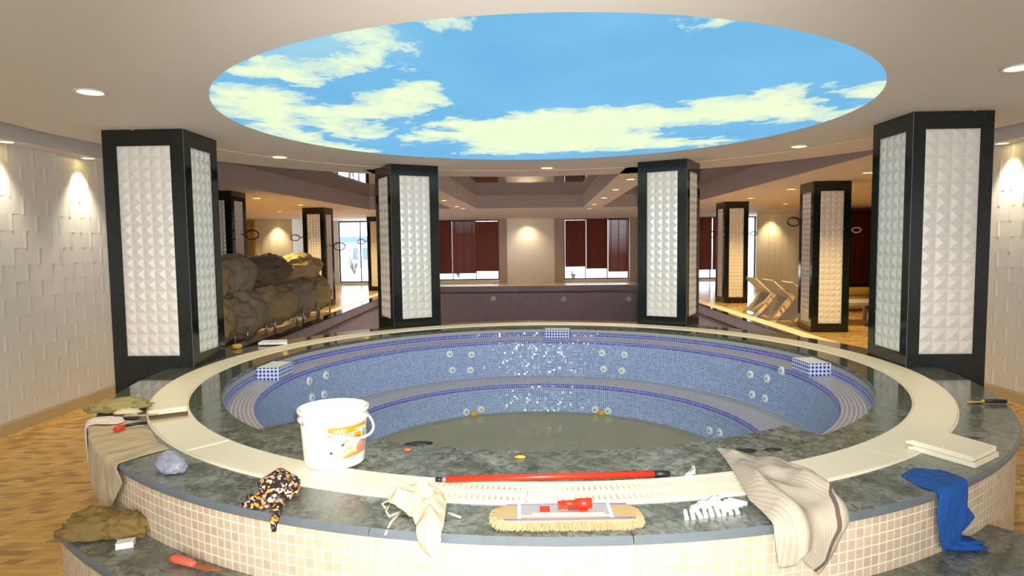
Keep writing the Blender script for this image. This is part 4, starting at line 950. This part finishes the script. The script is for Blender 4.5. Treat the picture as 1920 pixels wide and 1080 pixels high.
# debris on the platform and slab beyond the ring
tag(MB().prism([(-2.70, 6.70), (-2.40, 6.72), (-2.46, 6.90), (-2.72, 6.88)], ZD+.010, ZD+.036).build('grating_panel', [M['white_pl']]), 'white grating panel lying on the far left rim of the deck', 'panel')
tag(lump(MB(), (-2.86, 6.55, ZD+.02), (0.05, 0.03, 0.03), 2.1, .3, 2, 3, ZD+.001).build('debris', [M['yellow_bit']]), 'yellow scrap on the deck beside the far left pillar foot', 'scrap')
tag(lump(MB(), (0.03, 3.06, ZD+.006), (0.028, 0.012, 0.008), 2.7, .3, 2, 3, ZD+.001).build('debris', [M['yellow_bit']]), 'tiny yellow scrap on the granite platform in the middle', 'scrap')
tag(lump(MB(), (-0.545, 3.19, ZD+.008), (0.02, 0.018, 0.009), 3.7, .3, 2, 3, ZD+.001).build('debris', [M['orange_bl']]), 'tiny orange brown scrap on the granite just right of the bucket', 'scrap')
for (x, y, s_, lb_) in ((1.15, 3.12, 0.05, 'dark flake of dried glue on the platform right of the towel tip'), (-0.50, 3.30, 0.06, 'dark flake of dried glue on the platform behind the bucket'), (1.30, 3.13, 0.035, 'small dark flake on the platform nearer the right rim')):
    tag(lump(MB(), (x, y, ZD+.003), (s_, s_*0.45, 0.006), x*3, .5, 2.4, 3, ZD+.001, crease=.3).build('flake', [M['black']]), lb_, 'flake')

# ------------------------------------------------------------------ covered furniture pile, left of the pool
def bundle(x0, x1, y0, y1, z0, z1, seed, mat, label, legs, rz=0.0):
    t_ = thing('covered_armchair', label, 'covered furniture', ((x0+x1)/2, (y0+y1)/2, z0), 'covered chairs piled by the pool')
    lump(MB(), ((x0+x1)/2, (y0+y1)/2, (z0+z1)/2), ((x1-x0)/2*1.08, (y1-y0)/2*1.06, (z1-z0)/2*(1.25 if legs else 1.10)), seed, 0.16, 1.7, 5, z0-(0.08 if legs else 0.02), sq=1.0, crease=0.12, rz=rz).build('cover', [mat], t_)
    if legs:
        for lx, ly in ((x0+.1, y0+.12), (x1-.06, y0+.15), (x0+.1, y1-.12), (x1-.06, y1-.15)): MB().tube([(lx, ly, 0.016), (lx, ly, z0+0.15)], [0.018, 0.022], 10).build('leg', [M['steel']], t_)
    return t_
CV, CD = M['cover'], M['cover_dark']; CG = plain('grey_cover', srgb(158, 148, 126), 0.7, var=0.15, vscale=3)
bundle(-5.25, -4.42, 9.45, 10.35, 0.12, 0.78, 1.0, CV, 'covered chair of the bottom row at the near end, half behind the left pillar', True)
bundle(-5.0, -4.32, 10.3, 11.4, 0.14, 0.80, 2.3, CG, 'second covered chair of the bottom row, bulging forward with pale top fold', True)
bundle(-4.84, -4.28, 11.4, 12.9, 0.18, 0.82, 3.7, CV, 'third covered chair of the bottom row on two pale legs', True)
bundle(-4.96, -4.25, 12.9, 14.15, 0.20, 0.86, 4.1, CG, 'fourth covered chair of the bottom row, knotted at its front', True)
bundle(-4.96, -4.30, 14.15, 15.3, 0.20, 0.84, 5.9, CV, 'last covered chair of the bottom row at the far end', True)
bundle(-5.2, -4.52, 9.5, 10.35, 0.80, 1.44, 6.2, CV, 'covered chair of the top row nearest the left pillar, crumpled peak', False)
bundle(-4.98, -4.45, 10.35, 11.3, 0.82, 1.42, 7.4, CG, 'second covered chair of the top row with light vertical folds', False)
bundle(-4.92, -4.38, 11.3, 12.85, 0.86, 1.42, 8.8, CD, 'darkest covered chair in the middle of the top row', False)
bundle(-5.02, -4.36, 12.9, 15.1, 0.88, 1.40, 9.5, CV, 'long covered seat at the far end of the top row, lit yellow on top', False)

# ------------------------------------------------------------------ right side furniture
def lounger(x, y, label):
    t_ = thing('stacked_lounger', label, 'lounger', (x, y, 0), 'white loungers leaning beside the right pillar')
    for s_ in (0, 0.56):
        MB().tube([(x-0.10, y+s_, 0.02), (x+0.12, y+s_, 0.25), (x+0.30, y+s_, 0.50)], 0.018, 8).build('leg', [M['chair_white']], t_)
        MB().tube([(x+0.55, y+s_, 0.02), (x+0.38, y+s_, 0.30), (x+0.28, y+s_, 0.50), (x-0.02, y+s_, 0.78)], 0.020, 8).build('side_rail', [M['chair_white']], t_)
    v = [(x+0.30, y+0.01, 0.47), (x-0.04, y+0.01, 0.80), (x-0.04, y+0.55, 0.80), (x+0.30, y+0.55, 0.47)]
    MB().add(v+[(a+.02, b, c+.02) for a, b, c in v], [(0, 1, 2, 3), (7, 6, 5, 4), (0, 4, 5, 1), (1, 5, 6, 2), (2, 6, 7, 3), (3, 7, 4, 0)]).build('back_panel', [M['chair_white']], t_)
    v = [(x-0.06, y+0.03, 0.10), (x+0.30, y+0.03, 0.46), (x+0.30, y+0.53, 0.46), (x-0.06, y+0.53, 0.10)]
    MB().add(v+[(a+.02, b, c-.02) for a, b, c in v], [(0, 1, 2, 3), (7, 6, 5, 4), (0, 4, 5, 1), (1, 5, 6, 2), (2, 6, 7, 3), (3, 7, 4, 0)]).build('seat_panel', [M['chair_white']], t_)
    MB().tube([(x-0.10, y, 0.02), (x-0.10, y+.56, 0.02)], 0.016, 8).build('foot_bar', [M['chair_white']], t_)
lounger(5.35, 12.0, 'white folded lounger nearest the right pillar, front of the three leaning')
lounger(5.28, 12.75, 'white folded lounger in the middle of the three leaning beside the right pillar')
lounger(5.22, 13.5, 'white folded lounger at the back of the three leaning beside the right pillar')
tb = thing('low_table', 'low white table between the middle right pillar and the nearest right pillar', 'table', (6.75, 12.3, 0))
MB().box((6.1, 11.95, 0.36), (7.15, 12.75, 0.42)).build('tabletop', [M['chair_white']], tb)
for x, y in ((6.2, 12.05), (7.03, 12.05), (6.2, 12.63), (7.03, 12.63)): MB().tube([(x, y, 0), (x, y, .36)], [0.03, 0.04], 10).build('leg', [M['chair_white']], tb)
yl = thing('cushioned_lounger', 'yellow cushioned lounger beyond the low white table', 'lounger', (7.6, 14.6, 0))
MB().box((6.7, 14.2, 0.26), (8.4, 14.9, 0.34)).build('frame', [M['chair_white']], yl)
fixn(MB().box((6.72, 14.22, 0.34), (8.38, 14.88, 0.50)).build('cushion', [M['yellow']], yl)).modifiers.new('round', 'BEVEL').width = 0.05
for x, y in ((6.8, 14.3), (8.3, 14.3), (6.8, 14.8), (8.3, 14.8)): MB().box((x-.03, y-.03, 0), (x+.03, y+.03, .26)).build('leg', [M['chair_white']], yl)
pa = thing('covered_parasol', 'beige covered folded parasol standing just left of the nearest right pillar', 'parasol', (6.78, 11.75, 0))
lump(MB(), (6.78, 11.75, 0.86), (0.12, 0.12, 0.62), 4.7, .14, 2.2, 4, 0.2, crease=.12).build('cover', [M['beige_cv']], pa)
MB().tube([(6.78, 11.75, 0.05), (6.78, 11.75, 0.4)], 0.025, 10).build('pole', [M['steel']], pa)
MB().lathe([(0.001, 0.0), (0.22, 0.0), (0.22, 0.04), (0.06, 0.06), (0.001, 0.06)], 24, (6.78, 11.75, 0)).build('base', [M['black']], pa)

# ------------------------------------------------------------------ loose cable ends on the pool pillars
def cable(p, dirx, label, seed, s=1.0, white=False):
    rnd = random.Random(seed); p = Vector(p); t_ = MB(); pts = []
    for k in range(19):
        w = k/18*2*math.pi*1.25; pts.append(p+Vector((dirx*(0.05+0.13*s*(1-math.cos(w))), -0.02-0.04*math.sin(w*0.5), 0.085*s*math.sin(w)-0.015*k/18)))
    t_.tube([p]+pts, 0.012, 6); t_.tube([p, p+Vector((-dirx*0.05, -0.06, 0.03)), p+Vector((-dirx*0.16, -0.08, 0.01))], 0.012, 6)
    tag(t_.build('cable', [M['chair_white'] if white else M['cable']]), label, 'cable', 'loose cable ends on the pool pillars')
cable((-4.99, 11.9, 1.84), 1, 'black looped cable on the right side of the near left pool pillar', 1)
cable((-5.53, 16.88, 1.84), -1, 'small black looped cable on the left edge of the second left pool pillar', 2, 0.9)
cable((-4.83, 17.2, 1.60), 1, 'black cable dangling from the right side of the second left pool pillar', 3, 1.2)
cable((-5.10, 22.5, 1.75), -1, 'black cable end beside the glass door on the farthest left pillar', 4)
cable((5.27, 11.6, 1.95), -1, 'looped cable on the left face of the middle right pillar', 5, 0.9)
cable((5.86, 11.1, 1.78), 1, 'white wire tuft on the right edge of the middle right pillar', 6, 0.5, True)
cable((5.48, 16.9, 1.80), -1, 'thin cable on the left edge of the slim back right pillar', 7, 0.9)
cable((6.12, 16.5, 1.80), 1, 'cable stub on the right edge of the slim back right pillar', 8, 0.6)
